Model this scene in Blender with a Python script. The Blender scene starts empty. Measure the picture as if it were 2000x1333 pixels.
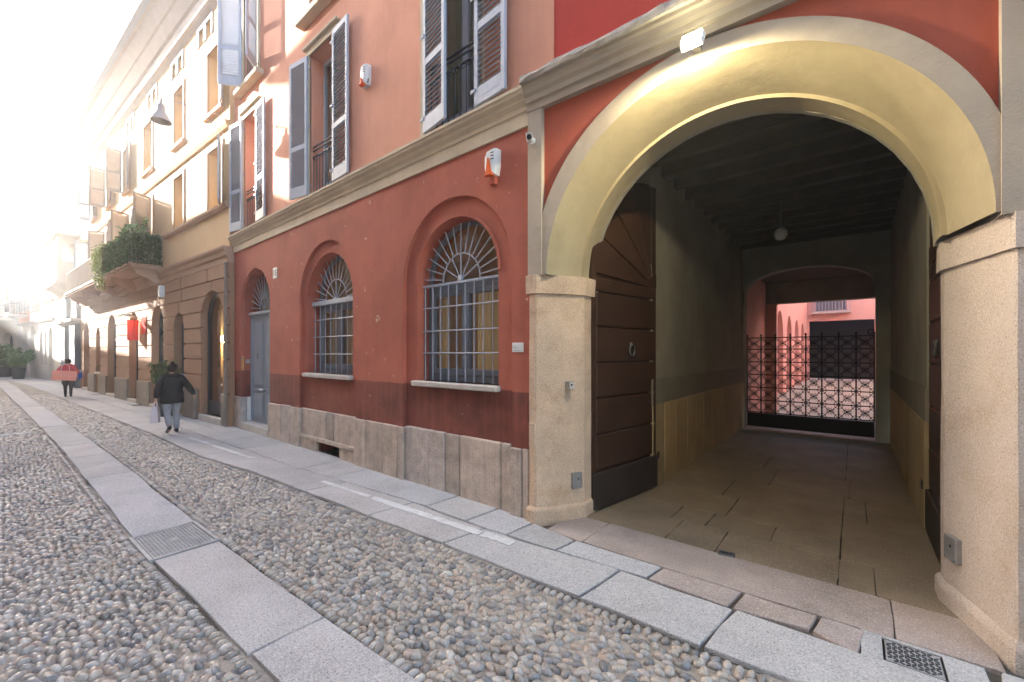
import bpy, bmesh, math, random
import numpy as np
from mathutils import Vector, Matrix
random.seed(7)
S = bpy.context.scene
COL = S.collection
R = math.radians
# ------------------------------------------------------------------ camera
FPX, CXP, HYP, YAW, EYE = 815.0, 1000.0, 690.0, R(39.4), 1.8
cam_d = bpy.data.cameras.new('camera'); cam = bpy.data.objects.new('camera', cam_d); COL.objects.link(cam)
cam.location = (0, 0, EYE); cam.rotation_euler = (R(90), 0, YAW)
cam_d.sensor_width = 36; cam_d.lens = FPX / 2000 * 36
cam_d.shift_y = -(666.5 - HYP) / 2000; cam_d.clip_start = 0.05; cam_d.clip_end = 2000
S.camera = cam
# ------------------------------------------------------------------ sky, sun, exposure
SUN_EL, SUN_OFF = R(20), R(20)
sd = Vector((-math.cos(SUN_OFF) * math.cos(SUN_EL), -math.sin(SUN_OFF) * math.cos(SUN_EL), math.sin(SUN_EL)))
w = bpy.data.worlds.new('World'); S.world = w; w.use_nodes = True
nt = w.node_tree; bg = nt.nodes['Background']
sky = nt.nodes.new('ShaderNodeTexSky'); sky.sky_type = 'NISHITA'; sky.sun_disc = False
sky.sun_elevation = SUN_EL; sky.sun_rotation = math.atan2(sd.x, sd.y); sky.dust_density = 2.2; sky.air_density = 1.0
nt.links.new(sky.outputs[0], bg.inputs[0]); bg.inputs[1].default_value = 0.15
sl = bpy.data.lights.new('sun', 'SUN'); sl.energy = 5.0; sl.angle = R(0.5); sl.color = (1, 0.94, 0.85)
so = bpy.data.objects.new('sun', sl); COL.objects.link(so); so.rotation_euler = sd.to_track_quat('Z', 'Y').to_euler()
so.location = (-30, -20, 30)
S.view_settings.view_transform = 'Standard'; S.view_settings.look = 'None'
S.view_settings.exposure = 3.1; S.view_settings.gamma = 1.0
LAMP_W = 20.0
HAZE = 0.0040
S.cycles.use_denoising = True
S.cycles.max_bounces = 8; S.cycles.diffuse_bounces = 5; S.cycles.transparent_max_bounces = 16
S.cycles.sample_clamp_indirect = 6.0
# ------------------------------------------------------------------ pixel -> place
_s, _c = math.sin(YAW), math.cos(YAW)
def ray(u, v):
    r = (u - CXP) / FPX
    return (-_s + r * _c, _c + r * _s, (HYP - v) / FPX)
def gp(u, v, z=0.0):
    d = ray(u, v); t = (z - EYE) / d[2]; return (t * d[0], t * d[1])
def fp(u, v, Y=3.6):
    d = ray(u, v); t = Y / d[1]; return (t * d[0], EYE + t * d[2])
def fX(u, Y=3.6): return fp(u, 0, Y)[0]
def proj(x, y, z):
    f = -x * _s + y * _c; r = x * _c + y * _s
    return (CXP + FPX * r / f, HYP - FPX * (z - EYE) / f, f)
# ------------------------------------------------------------------ materials
def nodes_of(name):
    m = bpy.data.materials.new(name); m.use_nodes = True
    n = m.node_tree; return m, n, n.nodes['Principled BSDF']
def N(n, t, **k):
    x = n.nodes.new(t)
    for a, b in k.items(): setattr(x, a, b)
    return x
def noise(n, vec, scale, detail=4, rough=.55):
    x = N(n, 'ShaderNodeTexNoise'); x.inputs['Scale'].default_value = scale; x.inputs['Detail'].default_value = detail
    x.inputs['Roughness'].default_value = rough; n.links.new(vec, x.inputs['Vector']); return x.outputs['Fac']
def ramp(n, fac, stops):
    x = N(n, 'ShaderNodeValToRGB'); e = x.color_ramp.elements
    while len(e) < len(stops): e.new(0.5)
    for q, (p, c) in zip(e, stops): q.position = p; q.color = (*c, 1) if len(c) == 3 else c
    n.links.new(fac, x.inputs[0]); return x.outputs[0]
def mixc(n, fac, a, b, mode='MIX'):
    x = N(n, 'ShaderNodeMix', data_type='RGBA', blend_type=mode)
    for s, v in ((x.inputs[0], fac), (x.inputs[6], a), (x.inputs[7], b)):
        if isinstance(v, (int, float)): s.default_value = v
        elif isinstance(v, tuple): s.default_value = (*v, 1)
        else: n.links.new(v, s)
    return x.outputs[2]
def math_(n, op, a, b=None):
    x = N(n, 'ShaderNodeMath', operation=op)
    for s, v in zip(x.inputs, (a, b)):
        if v is None: continue
        if isinstance(v, (int, float)): s.default_value = v
        else: n.links.new(v, s)
    return x.outputs[0]
def maprange(n, v, a, b, c=0., d=1.):
    x = N(n, 'ShaderNodeMapRange'); n.links.new(v, x.inputs[0])
    for i, q in enumerate((a, b, c, d)): x.inputs[i + 1].default_value = q
    return x.outputs[0]
def bump(n, bs, h, strength, dist=.01):
    b = N(n, 'ShaderNodeBump'); b.inputs['Strength'].default_value = strength; b.inputs['Distance'].default_value = dist
    n.links.new(h, b.inputs['Height']); n.links.new(b.outputs[0], bs.inputs['Normal'])
def sc(c, k): return tuple(min(1, x * k) for x in c)
def mat(name, base, rough=.8, var=.18, scale=2.0, bmp=.25, bscale=90, bdist=.006, spec=.3, metal=0., rnd=0., speck=0., speck_scale=220,
        streak=0., dado=None, dado_z=1.37, grain=None, stain=0., stain_col=(.16, .11, .07), stain_scale=1.3, blotch=0., chips=0.):
    m, n, bs = nodes_of(name)
    pos = N(n, 'ShaderNodeNewGeometry').outputs['Position']
    f = noise(n, pos, scale, 6, .6)
    col = ramp(n, f, [(.25, sc(base, 1 - var)), (.5, base), (.75, sc(base, 1 + var))])
    if dado:
        z = N(n, 'ShaderNodeSeparateXYZ'); n.links.new(pos, z.inputs[0])
        zz = math_(n, 'ADD', z.outputs[2], maprange(n, noise(n, pos, 5), 0, 1, -.02, .02))
        d = ramp(n, noise(n, pos, scale * 2, 6), [(.25, sc(dado, 1 - var)), (.75, sc(dado, 1 + var))])
        col = mixc(n, maprange(n, zz, dado_z - .006, dado_z + .006), d, col)
    if streak:
        mp = N(n, 'ShaderNodeMapping'); mp.inputs['Scale'].default_value = (9, 9, .35); n.links.new(pos, mp.inputs[0])
        g = noise(n, mp.outputs[0], 2.2, 5, .65)
        col = mixc(n, maprange(n, g, .45, .8, 0, streak), col, sc(base, 1.35), 'MIX')
        g2 = noise(n, mp.outputs[0], 3.1, 4, .6)
        col = mixc(n, maprange(n, g2, .55, .8, 0, streak), col, sc(base, .55), 'MIX')
    if stain:
        g = noise(n, pos, stain_scale, 8, .7)
        col = mixc(n, maprange(n, g, .52, .72, 0, stain), col, stain_col, 'MIX')
    if chips:
        g = noise(n, pos, 8.5, 2, .45)
        col = mixc(n, maprange(n, g, .735, .75, 0, chips), col, (.62, .45, .38), 'MIX')
    if blotch:
        g = noise(n, pos, .55, 9, .68)
        col = mixc(n, maprange(n, g, .40, .66, 0, blotch), col, sc(base, 1.5), 'MIX')
        g = noise(n, pos, .8, 9, .7)
        col = mixc(n, maprange(n, g, .52, .70, 0, blotch), col, sc(base, .55), 'MIX')
    if grain:
        mp = N(n, 'ShaderNodeMapping'); mp.inputs['Scale'].default_value = grain; n.links.new(pos, mp.inputs[0])
        g = noise(n, mp.outputs[0], 6, 6, .65)
        col = mixc(n, maprange(n, g, .35, .7, 0, .6), col, sc(base, .5), 'MIX')
    if speck:
        g = noise(n, pos, speck_scale, 2, .7)
        col = mixc(n, maprange(n, g, .56, .68, 0, speck), col, (.05, .048, .045), 'MIX')
        col = mixc(n, maprange(n, g, .44, .32, 0, speck), col, (.78, .74, .7), 'MIX')
    if rnd:
        oi = N(n, 'ShaderNodeObjectInfo').outputs['Random']
        col = mixc(n, 1.0, col, ramp(n, oi, [(0, (1 - rnd,) * 3), (.5, (1, 1 - rnd * .15, 1 - rnd * .3)), (1, (1 - rnd * .3, 1 - rnd * .2, 1))]), 'MULTIPLY')
    n.links.new(col, bs.inputs['Base Color'])
    bs.inputs['Roughness'].default_value = rough; bs.inputs['Metallic'].default_value = metal
    bs.inputs['Specular IOR Level'].default_value = spec
    if bmp:
        h = math_(n, 'ADD', noise(n, pos, bscale, 3, .6), math_(n, 'MULTIPLY', noise(n, pos, bscale * .12, 4), 1.6))
        bump(n, bs, h, bmp, bdist)
    return m
def glass(name, tint=(.9, .93, .92), refl=1.0):
    m = bpy.data.materials.new(name); m.use_nodes = True; n = m.node_tree; n.nodes.remove(n.nodes['Principled BSDF'])
    fr = N(n, 'ShaderNodeFresnel'); fr.inputs[0].default_value = 1.52
    tr = N(n, 'ShaderNodeBsdfTransparent'); tr.inputs[0].default_value = (*tint, 1)
    gl = N(n, 'ShaderNodeBsdfGlossy'); gl.inputs['Roughness'].default_value = .03
    pos = N(n, 'ShaderNodeNewGeometry').outputs['Position']
    b = N(n, 'ShaderNodeBump'); b.inputs['Strength'].default_value = .12; b.inputs['Distance'].default_value = .01
    n.links.new(noise(n, pos, 5, 2), b.inputs['Height']); n.links.new(b.outputs[0], gl.inputs['Normal'])
    mx = N(n, 'ShaderNodeMixShader'); n.links.new(math_(n, 'MULTIPLY', maprange(n, fr.outputs[0], 0, 1, .06 * refl, 1), math_(n, 'SUBTRACT', 1.0, N(n, 'ShaderNodeNewGeometry').outputs['Backfacing'])), mx.inputs[0]); n.links.new(tr.outputs[0], mx.inputs[1]); n.links.new(gl.outputs[0], mx.inputs[2])
    n.links.new(mx.outputs[0], n.nodes['Material Output'].inputs[0]); return m
def emit(name, col, strength):
    m, n, bs = nodes_of(name); bs.inputs['Base Color'].default_value = (*col, 1)
    bs.inputs['Emission Color'].default_value = (*col, 1); bs.inputs['Emission Strength'].default_value = strength; return m
def leafmat(name, a, b, c):
    m, n, bs = nodes_of(name)
    at = N(n, 'ShaderNodeAttribute', attribute_name='rnd')
    n.links.new(ramp(n, at.outputs['Fac'], [(0, a), (.5, b), (1, c)]), bs.inputs['Base Color'])
    bs.inputs['Roughness'].default_value = .55; bs.inputs['Specular IOR Level'].default_value = .35
    bs.inputs['Subsurface Weight'].default_value = 0.0
    tl = N(n, 'ShaderNodeBsdfTranslucent'); n.links.new(bs.inputs['Base Color'].links[0].from_socket, tl.inputs[0])
    mx = N(n, 'ShaderNodeMixShader'); mx.inputs[0].default_value = .3
    n.links.new(bs.outputs[0], mx.inputs[1]); n.links.new(tl.outputs[0], mx.inputs[2]); n.links.new(mx.outputs[0], n.nodes['Material Output'].inputs[0])
    return m
def pebblemat(name, attr):
    m, n, bs = nodes_of(name)
    pos = N(n, 'ShaderNodeNewGeometry').outputs['Position']
    f = N(n, 'ShaderNodeAttribute', attribute_name='rnd').outputs['Fac'] if attr else N(n, 'ShaderNodeObjectInfo').outputs['Random']
    pal = [(0, (.16, .155, .15)), (.14, (.31, .295, .28)), (.28, (.41, .37, .315)), (.42, (.49, .42, .335)), (.55, (.22, .20, .18)), (.68, (.37, .32, .265)),
           (.78, (.45, .43, .40)), (.88, (.41, .31, .235)), (1, (.58, .545, .48))]
    col = ramp(n, f, pal)
    col = mixc(n, 1.0, col, ramp(n, noise(n, pos, 55, 5, .65), [(.25, (.62,) * 3), (.7, (1.18,) * 3)]), 'MULTIPLY')
    n.links.new(col, bs.inputs['Base Color'])
    bs.inputs['Roughness'].default_value = .42; bs.inputs['Specular IOR Level'].default_value = .5
    bump(n, bs, noise(n, pos, 160, 3), .15, .004)
    return m
M = {}
M['red'] = mat('red_plaster', (.385, .113, .074), .88, .15, 1.1, .45, 90, streak=.25, blotch=.32, chips=.7, dado=(.15, .05, .038))
M['redflat'] = mat('brick_red_plaster', (.39, .095, .055), .88, .14, 1.4, .6, 80, streak=.12, blotch=.25)
M['pink'] = mat('salmon_plaster', (.64, .305, .20), .88, .1, .9, .35, 90, streak=.2, blotch=.22)
M['deepred'] = mat('deep_red_plaster', (.46, .048, .033), .85, .12, 1.1, .35, 90, streak=.12, blotch=.2)
M['cream'] = mat('cream_plaster', (.55, .46, .33), .85, .16, 3, .3, 80, streak=.18)
M['portal'] = mat('grey_beige_plaster', (.385, .325, .255), .85, .14, 1.8, .5, 90, stain=.22, blotch=.25)
M['soffit'] = mat('yellowish_plaster', (.33, .275, .175), .85, .14, 2.0, .4, 90, blotch=.4, stain=.2)
M['coping'] = mat('rough_coping_stone', (.42, .37, .31), .9, .25, 9, .8, 60, .012, speck=.3, speck_scale=120)
M['granite'] = mat('warm_granite', (.56, .405, .28), .85, .22, 2.2, .8, 110, .006, speck=.42, speck_scale=95, stain=.8, stain_col=(.36, .20, .09), stain_scale=2.1, blotch=.3)
M['granite2'] = mat('pinkish_granite', (.50, .415, .35), .85, .14, 1.8, .8, 110, .007, speck=.4, speck_scale=95, stain=.6, stain_col=(.40, .26, .13), stain_scale=1.9, blotch=.25)
M['plinth'] = mat('weathered_plinth_stone', (.50, .42, .355), .9, .35, 5, .9, 60, .012, rnd=.3, speck=.35, speck_scale=80, streak=.6, stain=.45, stain_scale=2.6)
M['sill'] = mat('pale_sill_stone', (.50, .45, .40), .8, .15, 5, .3, 100, speck=.2)
M['slab'] = mat('grey_granite_slab', (.44, .435, .43), .75, .16, 1.6, .4, 120, .005, rnd=.16, speck=.6, speck_scale=85, stain=.25)
M['slabpink'] = mat('worn_pink_granite_slab', (.37, .305, .27), .75, .22, 2.2, .4, 120, .005, rnd=.14, speck=.45, speck_scale=90, stain=.35)
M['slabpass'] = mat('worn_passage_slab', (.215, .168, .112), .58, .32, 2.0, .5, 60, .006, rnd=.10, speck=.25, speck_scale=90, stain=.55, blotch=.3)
M['joint'] = mat('dark_joint_dirt', (.10, .088, .072), .95, .4, 8, .8, 60, .01)
M['mortar'] = mat('sandy_mortar', (.36, .32, .27), .95, .35, 3.0, .8, 70, .01, stain=.75, stain_col=(.10, .085, .065), stain_scale=2.2)
M['paint'] = mat('worn_white_road_paint', (.56, .56, .55), .8, .2, 12, .2, 150, stain=.3, blotch=.3)
M['iron'] = mat('dark_cast_iron', (.10, .10, .105), .55, .3, 12, .3, 80, metal=.4)
M['manhole'] = mat('grey_cast_iron', (.36, .355, .35), .6, .2, 9, .3, 90, metal=.15)
M['greysteel'] = mat('blue_grey_painted_iron', (.36, .385, .43), .5, .1, 6, .1, 60)
M['bluegrey'] = mat('blue_grey_painted_wood', (.46, .50, .575), .55, .08, 4, .15, 60, grain=(20, 20, .6))
M['doorpaint'] = mat('grey_blue_door_paint', (.31, .35, .39), .45, .08, 4, .1, 60)
M['winframe'] = mat('dark_blue_grey_frame_paint', (.165, .185, .215), .5, .08, 4, .1, 60)
M['wood'] = mat('dark_stained_wood', (.058, .028, .017), .48, .3, 3, .35, 30, .004, spec=.4, grain=(1.2, 1.2, 14), rnd=.2)
M['kick'] = mat('black_kick_board', (.036, .026, .021), .55, .3, 3, .3, 30)
M['timber_and_shade'] = mat('ceiling_timber_and_portico_shade', (.075, .058, .042), .85, .3, 3, .4, 40, grain=(1.2, 14, 14))
M['passwall'] = mat('grimy_passage_plaster', (.30, .28, .225), .9, .22, 1.2, .3, 80, stain=.3)
M['passpanel'] = mat('ochre_stone_panel', (.46, .355, .20), .85, .2, 1.6, .35, 90, rnd=.2, streak=.25, stain=.25)
M['passband'] = mat('grey_band_plaster', (.235, .215, .17), .9, .15, 2, .3, 90)
M['blackiron'] = mat('black_wrought_iron', (.018, .018, .02), .5, .2, 12, .1, 80, metal=.5)
M['courtpink'] = mat('courtyard_pink_plaster', (.66, .38, .31), .88, .1, 1, .2, 90)
M['courtfloor'] = mat('pale_courtyard_paving', (.38, .37, .28), .85, .15, 1.2, .3, 60)
M['white'] = mat('white_plastic', (.75, .75, .73), .45, .06, 6, .05, 80)
M['whitestone'] = mat('white_marble_plate', (.68, .66, .63), .5, .06, 9, .05, 80)
M['orange'] = mat('orange_plastic', (.75, .12, .02), .35, .05, 6, 0)
M['black'] = mat('black_plastic', (.02, .02, .022), .4, .1, 6, 0)
M['brass'] = mat('polished_brass', (.75, .50, .16), .28, .15, 9, .05, 90, metal=1.)
M['steel'] = mat('brushed_steel', (.42, .43, .44), .42, .2, 10, .15, 90, metal=.8)
M['brown'] = mat('brown_plaster', (.335, .195, .122), .88, .12, 1.4, .35, 110, rnd=.08, streak=.15)
M['brownlight'] = mat('light_brown_moulding', (.45, .30, .21), .85, .1, 2, .25, 90)
M['ochre'] = mat('ochre_plaster', (.58, .40, .22), .88, .1, 1.0, .25, 90, streak=.15)
M['darkframe'] = mat('charcoal_shop_frame', (.035, .042, .052), .45, .1, 4, .1, 60)
M['stoneblock'] = mat('grey_brown_corner_stone', (.24, .20, .165), .9, .25, 4, .7, 80, .01, speck=.4, rnd=.15)
M['eave'] = mat('pale_eave_boards', (.48, .44, .42), .8, .1, 3, .15, 60)
M['tile'] = mat('terracotta_roof_tile', (.30, .14, .09), .85, .25, 5, .4, 40)
M['slate'] = mat('slate_blue_plaster', (.10, .115, .15), .8, .12, 2, .25, 90)
M['palegrey'] = mat('pale_grey_plaster', (.45, .43, .40), .88, .1, 1.5, .25, 90, streak=.15)
M['farwhite'] = mat('pale_cream_plaster', (.58, .53, .46), .88, .1, 1.5, .25, 90)
M['beigeshut'] = mat('taupe_painted_shutter', (.36, .30, .25), .6, .1, 4, .15, 60)
M['greyshut'] = mat('grey_painted_shutter', (.38, .40, .43), .6, .1, 4, .15, 60)
M['curtain'] = mat('cream_curtain_cloth', (.62, .52, .36), .9, .12, 3, .1, 20)
_cm = M['curtain']; _n = _cm.node_tree; _tl = N(_n, 'ShaderNodeBsdfTranslucent'); _tl.inputs[0].default_value = (.62, .52, .36, 1); _mx = N(_n, 'ShaderNodeMixShader'); _mx.inputs[0].default_value = .45
_n.links.new(_n.nodes['Principled BSDF'].outputs[0], _mx.inputs[1]); _n.links.new(_tl.outputs[0], _mx.inputs[2]); _n.links.new(_mx.outputs[0], _n.nodes['Material Output'].inputs[0])
M['room'] = mat('dim_room_plaster', (.50, .37, .23), .9, .2, 2, .1, 40)
M['roomwarm'] = mat('warm_ochre_room_wall', (.50, .26, .09), .9, .2, 2, .1, 40)
M['glass'] = glass('window_glass'); M['glassdark'] = glass('shop_glass', (.75, .78, .78), 1.3)
M['terracotta'] = mat('terracotta_pot', (.38, .17, .10), .85, .2, 6, .3, 60)
M['potgrey'] = mat('dark_grey_pot', (.06, .065, .07), .7, .2, 6, .2, 60)
M['ivy'] = leafmat('ivy_leaf', (.028, .058, .016), (.055, .105, .03), (.10, .16, .05))
M['vine'] = leafmat('trailing_vine_leaf', (.05, .075, .02), (.11, .14, .045), (.19, .19, .07))
M['broad'] = leafmat('broad_leaf', (.06, .13, .05), (.11, .21, .085), (.19, .30, .13))
M['stem'] = mat('woody_stem', (.10, .075, .05), .9, .2, 8, .3, 60)
M['redcloth'] = mat('red_banner_cloth', (.55, .03, .025), .75, .1, 5, .2, 60)
M['lampglow'] = emit('floodlight_lens', (1, .93, .62), 60)
M['warmglow'] = emit('warm_lamp_glass', (1, .72, .36), 9)
M['redglow'] = emit('heater_glow', (1, .38, .1), 4)
M['lampshade'] = mat('orange_lampshade', (.62, .22, .07), .8, .1, 5, 0)
M['opal'] = mat('opal_lamp_glass', (.62, .62, .58), .25, .03, 6, 0)
M['peb'] = pebblemat('river_cobble', False); M['pebs'] = pebblemat('river_cobble_mass', True)
M['skin'] = mat('skin', (.50, .30, .21), .55, .05, 8, 0)
M['coat'] = mat('black_quilted_cloth', (.016, .016, .018), .75, .3, 10, .5, 30, .01)
M['fur'] = mat('dark_fur_collar', (.025, .022, .02), .95, .4, 40, .9, 120, .012)
M['trous'] = mat('grey_jersey_cloth', (.33, .335, .36), .9, .12, 14, .3, 40)
M['hair'] = mat('dark_brown_hair', (.03, .016, .011), .6, .3, 20, .6, 90, grain=(60, 60, 8))
M['shoe'] = mat('dark_shoe_leather', (.02, .02, .024), .5, .1, 8, .1, 60)
M['shoesole'] = mat('white_rubber_sole', (.6, .6, .58), .7, .08, 8, .1, 60)
M['redjacket'] = mat('crimson_jacket_cloth', (.50, .03, .06), .7, .12, 12, .4, 30, .008)
M['blackcloth'] = mat('black_trouser_cloth', (.014, .014, .017), .85, .2, 12, .2, 40)
M['bagpink'] = mat('salmon_paper_bag', (.82, .34, .27), .7, .05, 5, .15, 20)
M['bagpale'] = mat('pale_lilac_paper_bag', (.62, .55, .57), .7, .05, 5, .15, 20)
M['bluecloth'] = mat('blue_bag_cloth', (.03, .10, .38), .7, .1, 8, .2, 40)
M['opp'] = mat('yellow_ochre_facade', (.52, .40, .25), .88, .12, 1.2, .25, 90, streak=.15)
M['opp2'] = mat('warm_grey_facade', (.48, .43, .37), .88, .12, 1.2, .25, 90, streak=.15)
M['earth'] = mat('street_bedding_earth', (.12, .105, .09), .95, .3, 1, .3, 30)
# ------------------------------------------------------------------ mesh helpers
class MB:
    def __init__(s): s.v = []; s.f = []; s.a = []
    def poly(s, pts):
        i = len(s.v); s.v += [tuple(p) for p in pts]; s.f.append(tuple(range(i, i + len(pts)))); return s
    def box(s, x0, x1, y0, y1, z0, z1, mx=None):
        i = len(s.v); P = [(x, y, z) for z in (z0, z1) for y in (y0, y1) for x in (x0, x1)]
        if mx is not None: P = [tuple(mx @ Vector(p)) for p in P]
        s.v += P; s.f += [tuple(i + k for k in q) for q in ((0, 2, 3, 1), (4, 5, 7, 6), (0, 1, 5, 4), (2, 6, 7, 3), (0, 4, 6, 2), (1, 3, 7, 5))]; return s
    def cbox(s, x0, x1, y0, y1, z0, z1, c=.01, mx=None):      # box with chamfered edges
        i = len(s.v); P = []
        for z in (z0, z1):
            for y in (y0, y1):
                for x in (x0, x1):
                    dx = c if x == x0 else -c; dy = c if y == y0 else -c; dz = c if z == z0 else -c
                    P += [(x, y + dy, z + dz), (x + dx, y, z + dz), (x + dx, y + dy, z)]
        if mx is not None: P = [tuple(mx @ Vector(p)) for p in P]
        s.v += P
        V = lambda a, b, d, k: i + (a + 2 * b + 4 * d) * 3 + k
        F = [[V(0, 0, 0, 0), V(0, 0, 1, 0), V(0, 1, 1, 0), V(0, 1, 0, 0)], [V(1, 0, 0, 0), V(1, 1, 0, 0), V(1, 1, 1, 0), V(1, 0, 1, 0)],
             [V(0, 0, 0, 1), V(1, 0, 0, 1), V(1, 0, 1, 1), V(0, 0, 1, 1)], [V(0, 1, 0, 1), V(0, 1, 1, 1), V(1, 1, 1, 1), V(1, 1, 0, 1)],
             [V(0, 0, 0, 2), V(0, 1, 0, 2), V(1, 1, 0, 2), V(1, 0, 0, 2)], [V(0, 0, 1, 2), V(1, 0, 1, 2), V(1, 1, 1, 2), V(0, 1, 1, 2)]]
        for a in (0, 1):
            for b in (0, 1):
                F.append([V(a, b, 0, 0), V(a, b, 1, 0), V(a, b, 1, 1), V(a, b, 0, 1)])
                F.append([V(a, 0, b, 0), V(a, 1, b, 0), V(a, 1, b, 2), V(a, 0, b, 2)])
                F.append([V(0, a, b, 1), V(1, a, b, 1), V(1, a, b, 2), V(0, a, b, 2)])
                for d in (0, 1): F.append([V(a, b, d, 0), V(a, b, d, 1), V(a, b, d, 2)])
        s.f += [tuple(q) for q in F]; return s
    def loft(s, rings, cap=True, closed=True):
        n = len(rings[0]); i = len(s.v)
        for r in rings: s.v += [tuple(p) for p in r]
        for k in range(len(rings) - 1):
            for j in range(n if closed else n - 1):
                a = i + k * n + j; b = i + k * n + (j + 1) % n; s.f.append((a, b, b + n, a + n))
        if cap and closed:
            s.f.append(tuple(i + j for j in reversed(range(n)))); s.f.append(tuple(i + (len(rings) - 1) * n + j for j in range(n)))
        return s
    def tube(s, path, r, n=6, closed=False):
        P = [Vector(p) for p in path]; rings = []; m = len(P); up = None
        rr = r if isinstance(r, (list, tuple)) else [r] * m
        for k in range(m):
            if closed: t = P[(k + 1) % m] - P[k - 1]
            else: t = P[min(k + 1, m - 1)] - P[max(k - 1, 0)]
            t = t.normalized() if t.length > 1e-9 else Vector((0, 0, 1))
            if up is None:
                a = Vector((0, 0, 1)) if abs(t.z) < .9 else Vector((1, 0, 0)); up = t.cross(a).normalized()
            else:
                up = (up - t * up.dot(t)); up = up.normalized() if up.length > 1e-6 else t.orthogonal().normalized()
            b = t.cross(up)
            rings.append([P[k] + (up * math.cos(2 * math.pi * j / n) + b * math.sin(2 * math.pi * j / n)) * rr[k] for j in range(n)])
        if closed: rings.append(rings[0]); s.loft(rings, cap=False)
        else: s.loft(rings)
        return s
    def lathe(s, prof, n=16, c=(0, 0, 0), axis='z'):
        rings = []
        for r, h in prof:
            q = []
            for j in range(n):
                a = 2 * math.pi * j / n; x, y = r * math.cos(a), r * math.sin(a)
                p = (x, y, h) if axis == 'z' else ((x, h, y) if axis == 'y' else (h, x, y))
                q.append((c[0] + p[0], c[1] + p[1], c[2] + p[2]))
            rings.append(q)
        return s.loft(rings)
    def prism(s, poly, z0, z1):
        return s.loft([[(x, y, z0) for x, y in poly], [(x, y, z1) for x, y in poly]])
    def extr_x(s, prof, x0, x1):                              # profile (y,z) swept along x
        return s.loft([[(x0, y, z) for y, z in prof], [(x1, y, z) for y, z in prof]])
    def mesh(s, name, m, smooth=False):
        me = bpy.data.meshes.new(name); me.from_pydata(s.v, [], s.f); me.validate()
        bm = bmesh.new(); bm.from_mesh(me)
        bmesh.ops.recalc_face_normals(bm, faces=bm.faces); bm.to_mesh(me); bm.free()
        if s.a:
            at = me.attributes.new('rnd', 'FLOAT', 'POINT')
            if len(s.a) == len(me.vertices): at.data.foreach_set('value', s.a)
        me.materials.append(M[m])
        if smooth: me.shade_smooth()
        return me
    def build(s, name, m, parent=None, world=False, smooth=False):
        return link(name, s.mesh(name, m, smooth), parent, world)
def link(name, me, parent=None, world=False, mx=None):
    o = bpy.data.objects.new(name, me); COL.objects.link(o)
    if parent is not None:
        o.parent = parent
        if world: o.matrix_parent_inverse = ROOTM[parent.name].inverted()
    if mx is not None: o.matrix_basis = mx
    return o
ROOTM = {}
def thing(name, label, cat, loc=(0, 0, 0), rz=0, group=None):
    o = bpy.data.objects.new(name, None); COL.objects.link(o); o.location = loc; o.rotation_euler = (0, 0, rz)
    o.empty_display_size = .2
    ROOTM[o.name] = Matrix.Translation(loc) @ Matrix.Rotation(rz, 4, 'Z'); return tag(o, label, cat, group)
def tag(o, label, cat, group=None):
    o['label'] = label; o['category'] = cat
    if group: o['group'] = group
    return o
def structure(o): o['kind'] = 'structure'; return o
def stuff(o): o['kind'] = 'stuff'; return o
# openings: (xa, xb, z_bottom, z_spring, rise)
def hi(op, x):
    xa, xb, zb, zs, rise = op
    if rise <= 0: return zs
    c, h = (xa + xb) / 2, (xb - xa) / 2
    return zs + rise * math.sqrt(max(0, 1 - ((x - c) / h) ** 2))
def wall(mb, x0, x1, z0, z1, ops, y0, y1, back=False, nseg=22):
    br = {x0, x1}
    for op in ops:
        xa, xb = op[0], op[1]
        c, h = (xa + xb) / 2, (xb - xa) / 2
        ks = [c - h * math.cos(math.pi * k / nseg) for k in range(nseg + 1)] if op[4] > 0 else [xa, xb]
        for k in ks:
            if x0 < k < x1: br.add(k)
    br = sorted(br); e = 1e-6
    q = lambda P: mb.poly(P)
    for a, b in zip(br, br[1:]):
        if b - a < 1e-7: continue
        m = (a + b) / 2; hs = []
        for op in ops:
            if op[0] < m < op[1]:
                la = max(z0, min(z1, op[2])); ha = max(z0, min(z1, hi(op, a))); hb = max(z0, min(z1, hi(op, b)))
                if max(ha, hb) - la > e: hs.append((la, ha, hb, op))
        hs.sort(key=lambda t: t[0])
        ca, cb = z0, z0
        for la, ha, hb, op in hs + [(z1, None, None, None)]:
            if la - min(ca, cb) > e:
                q([(a, y0, ca), (b, y0, cb), (b, y0, la), (a, y0, la)])
                if back: q([(a, y1, ca), (a, y1, la), (b, y1, la), (b, y1, cb)])
                if op is not None and op[2] > z0 + e: q([(a, y0, la), (b, y0, la), (b, y1, la), (a, y1, la)])
            if op is not None:
                ca, cb = ha, hb
                if min(ha, hb) < z1 - e: q([(a, y0, ca), (a, y1, ca), (b, y1, cb), (b, y0, cb)])
        if not hs or hs[0][0] > z0 + e: q([(a, y0, z0), (a, y1, z0), (b, y1, z0), (b, y0, z0)])
        if min(ca, cb) < z1 - e: q([(a, y0, z1), (b, y0, z1), (b, y1, z1), (a, y1, z1)])
    def side(x, xin):
        cut = sorted((max(z0, op[2]), min(z1, hi(op, min(max(x, op[0]), op[1])))) for op in ops if op[0] < xin < op[1])
        c = z0
        for l, h in cut + [(z1, z1)]:
            if l - c > e: q([(x, y0, c), (x, y0, l), (x, y1, l), (x, y1, c)])
            c = max(c, h)
    side(x0, x0 + 1e-5); side(x1, x1 - 1e-5)
    for op in ops:
        for x in (op[0], op[1]):
            l, h = max(z0, op[2]), min(z1, op[3])
            if x0 < x < x1 and h - l > e: q([(x, y0, l), (x, y0, h), (x, y1, h), (x, y1, l)])
    return mb
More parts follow.
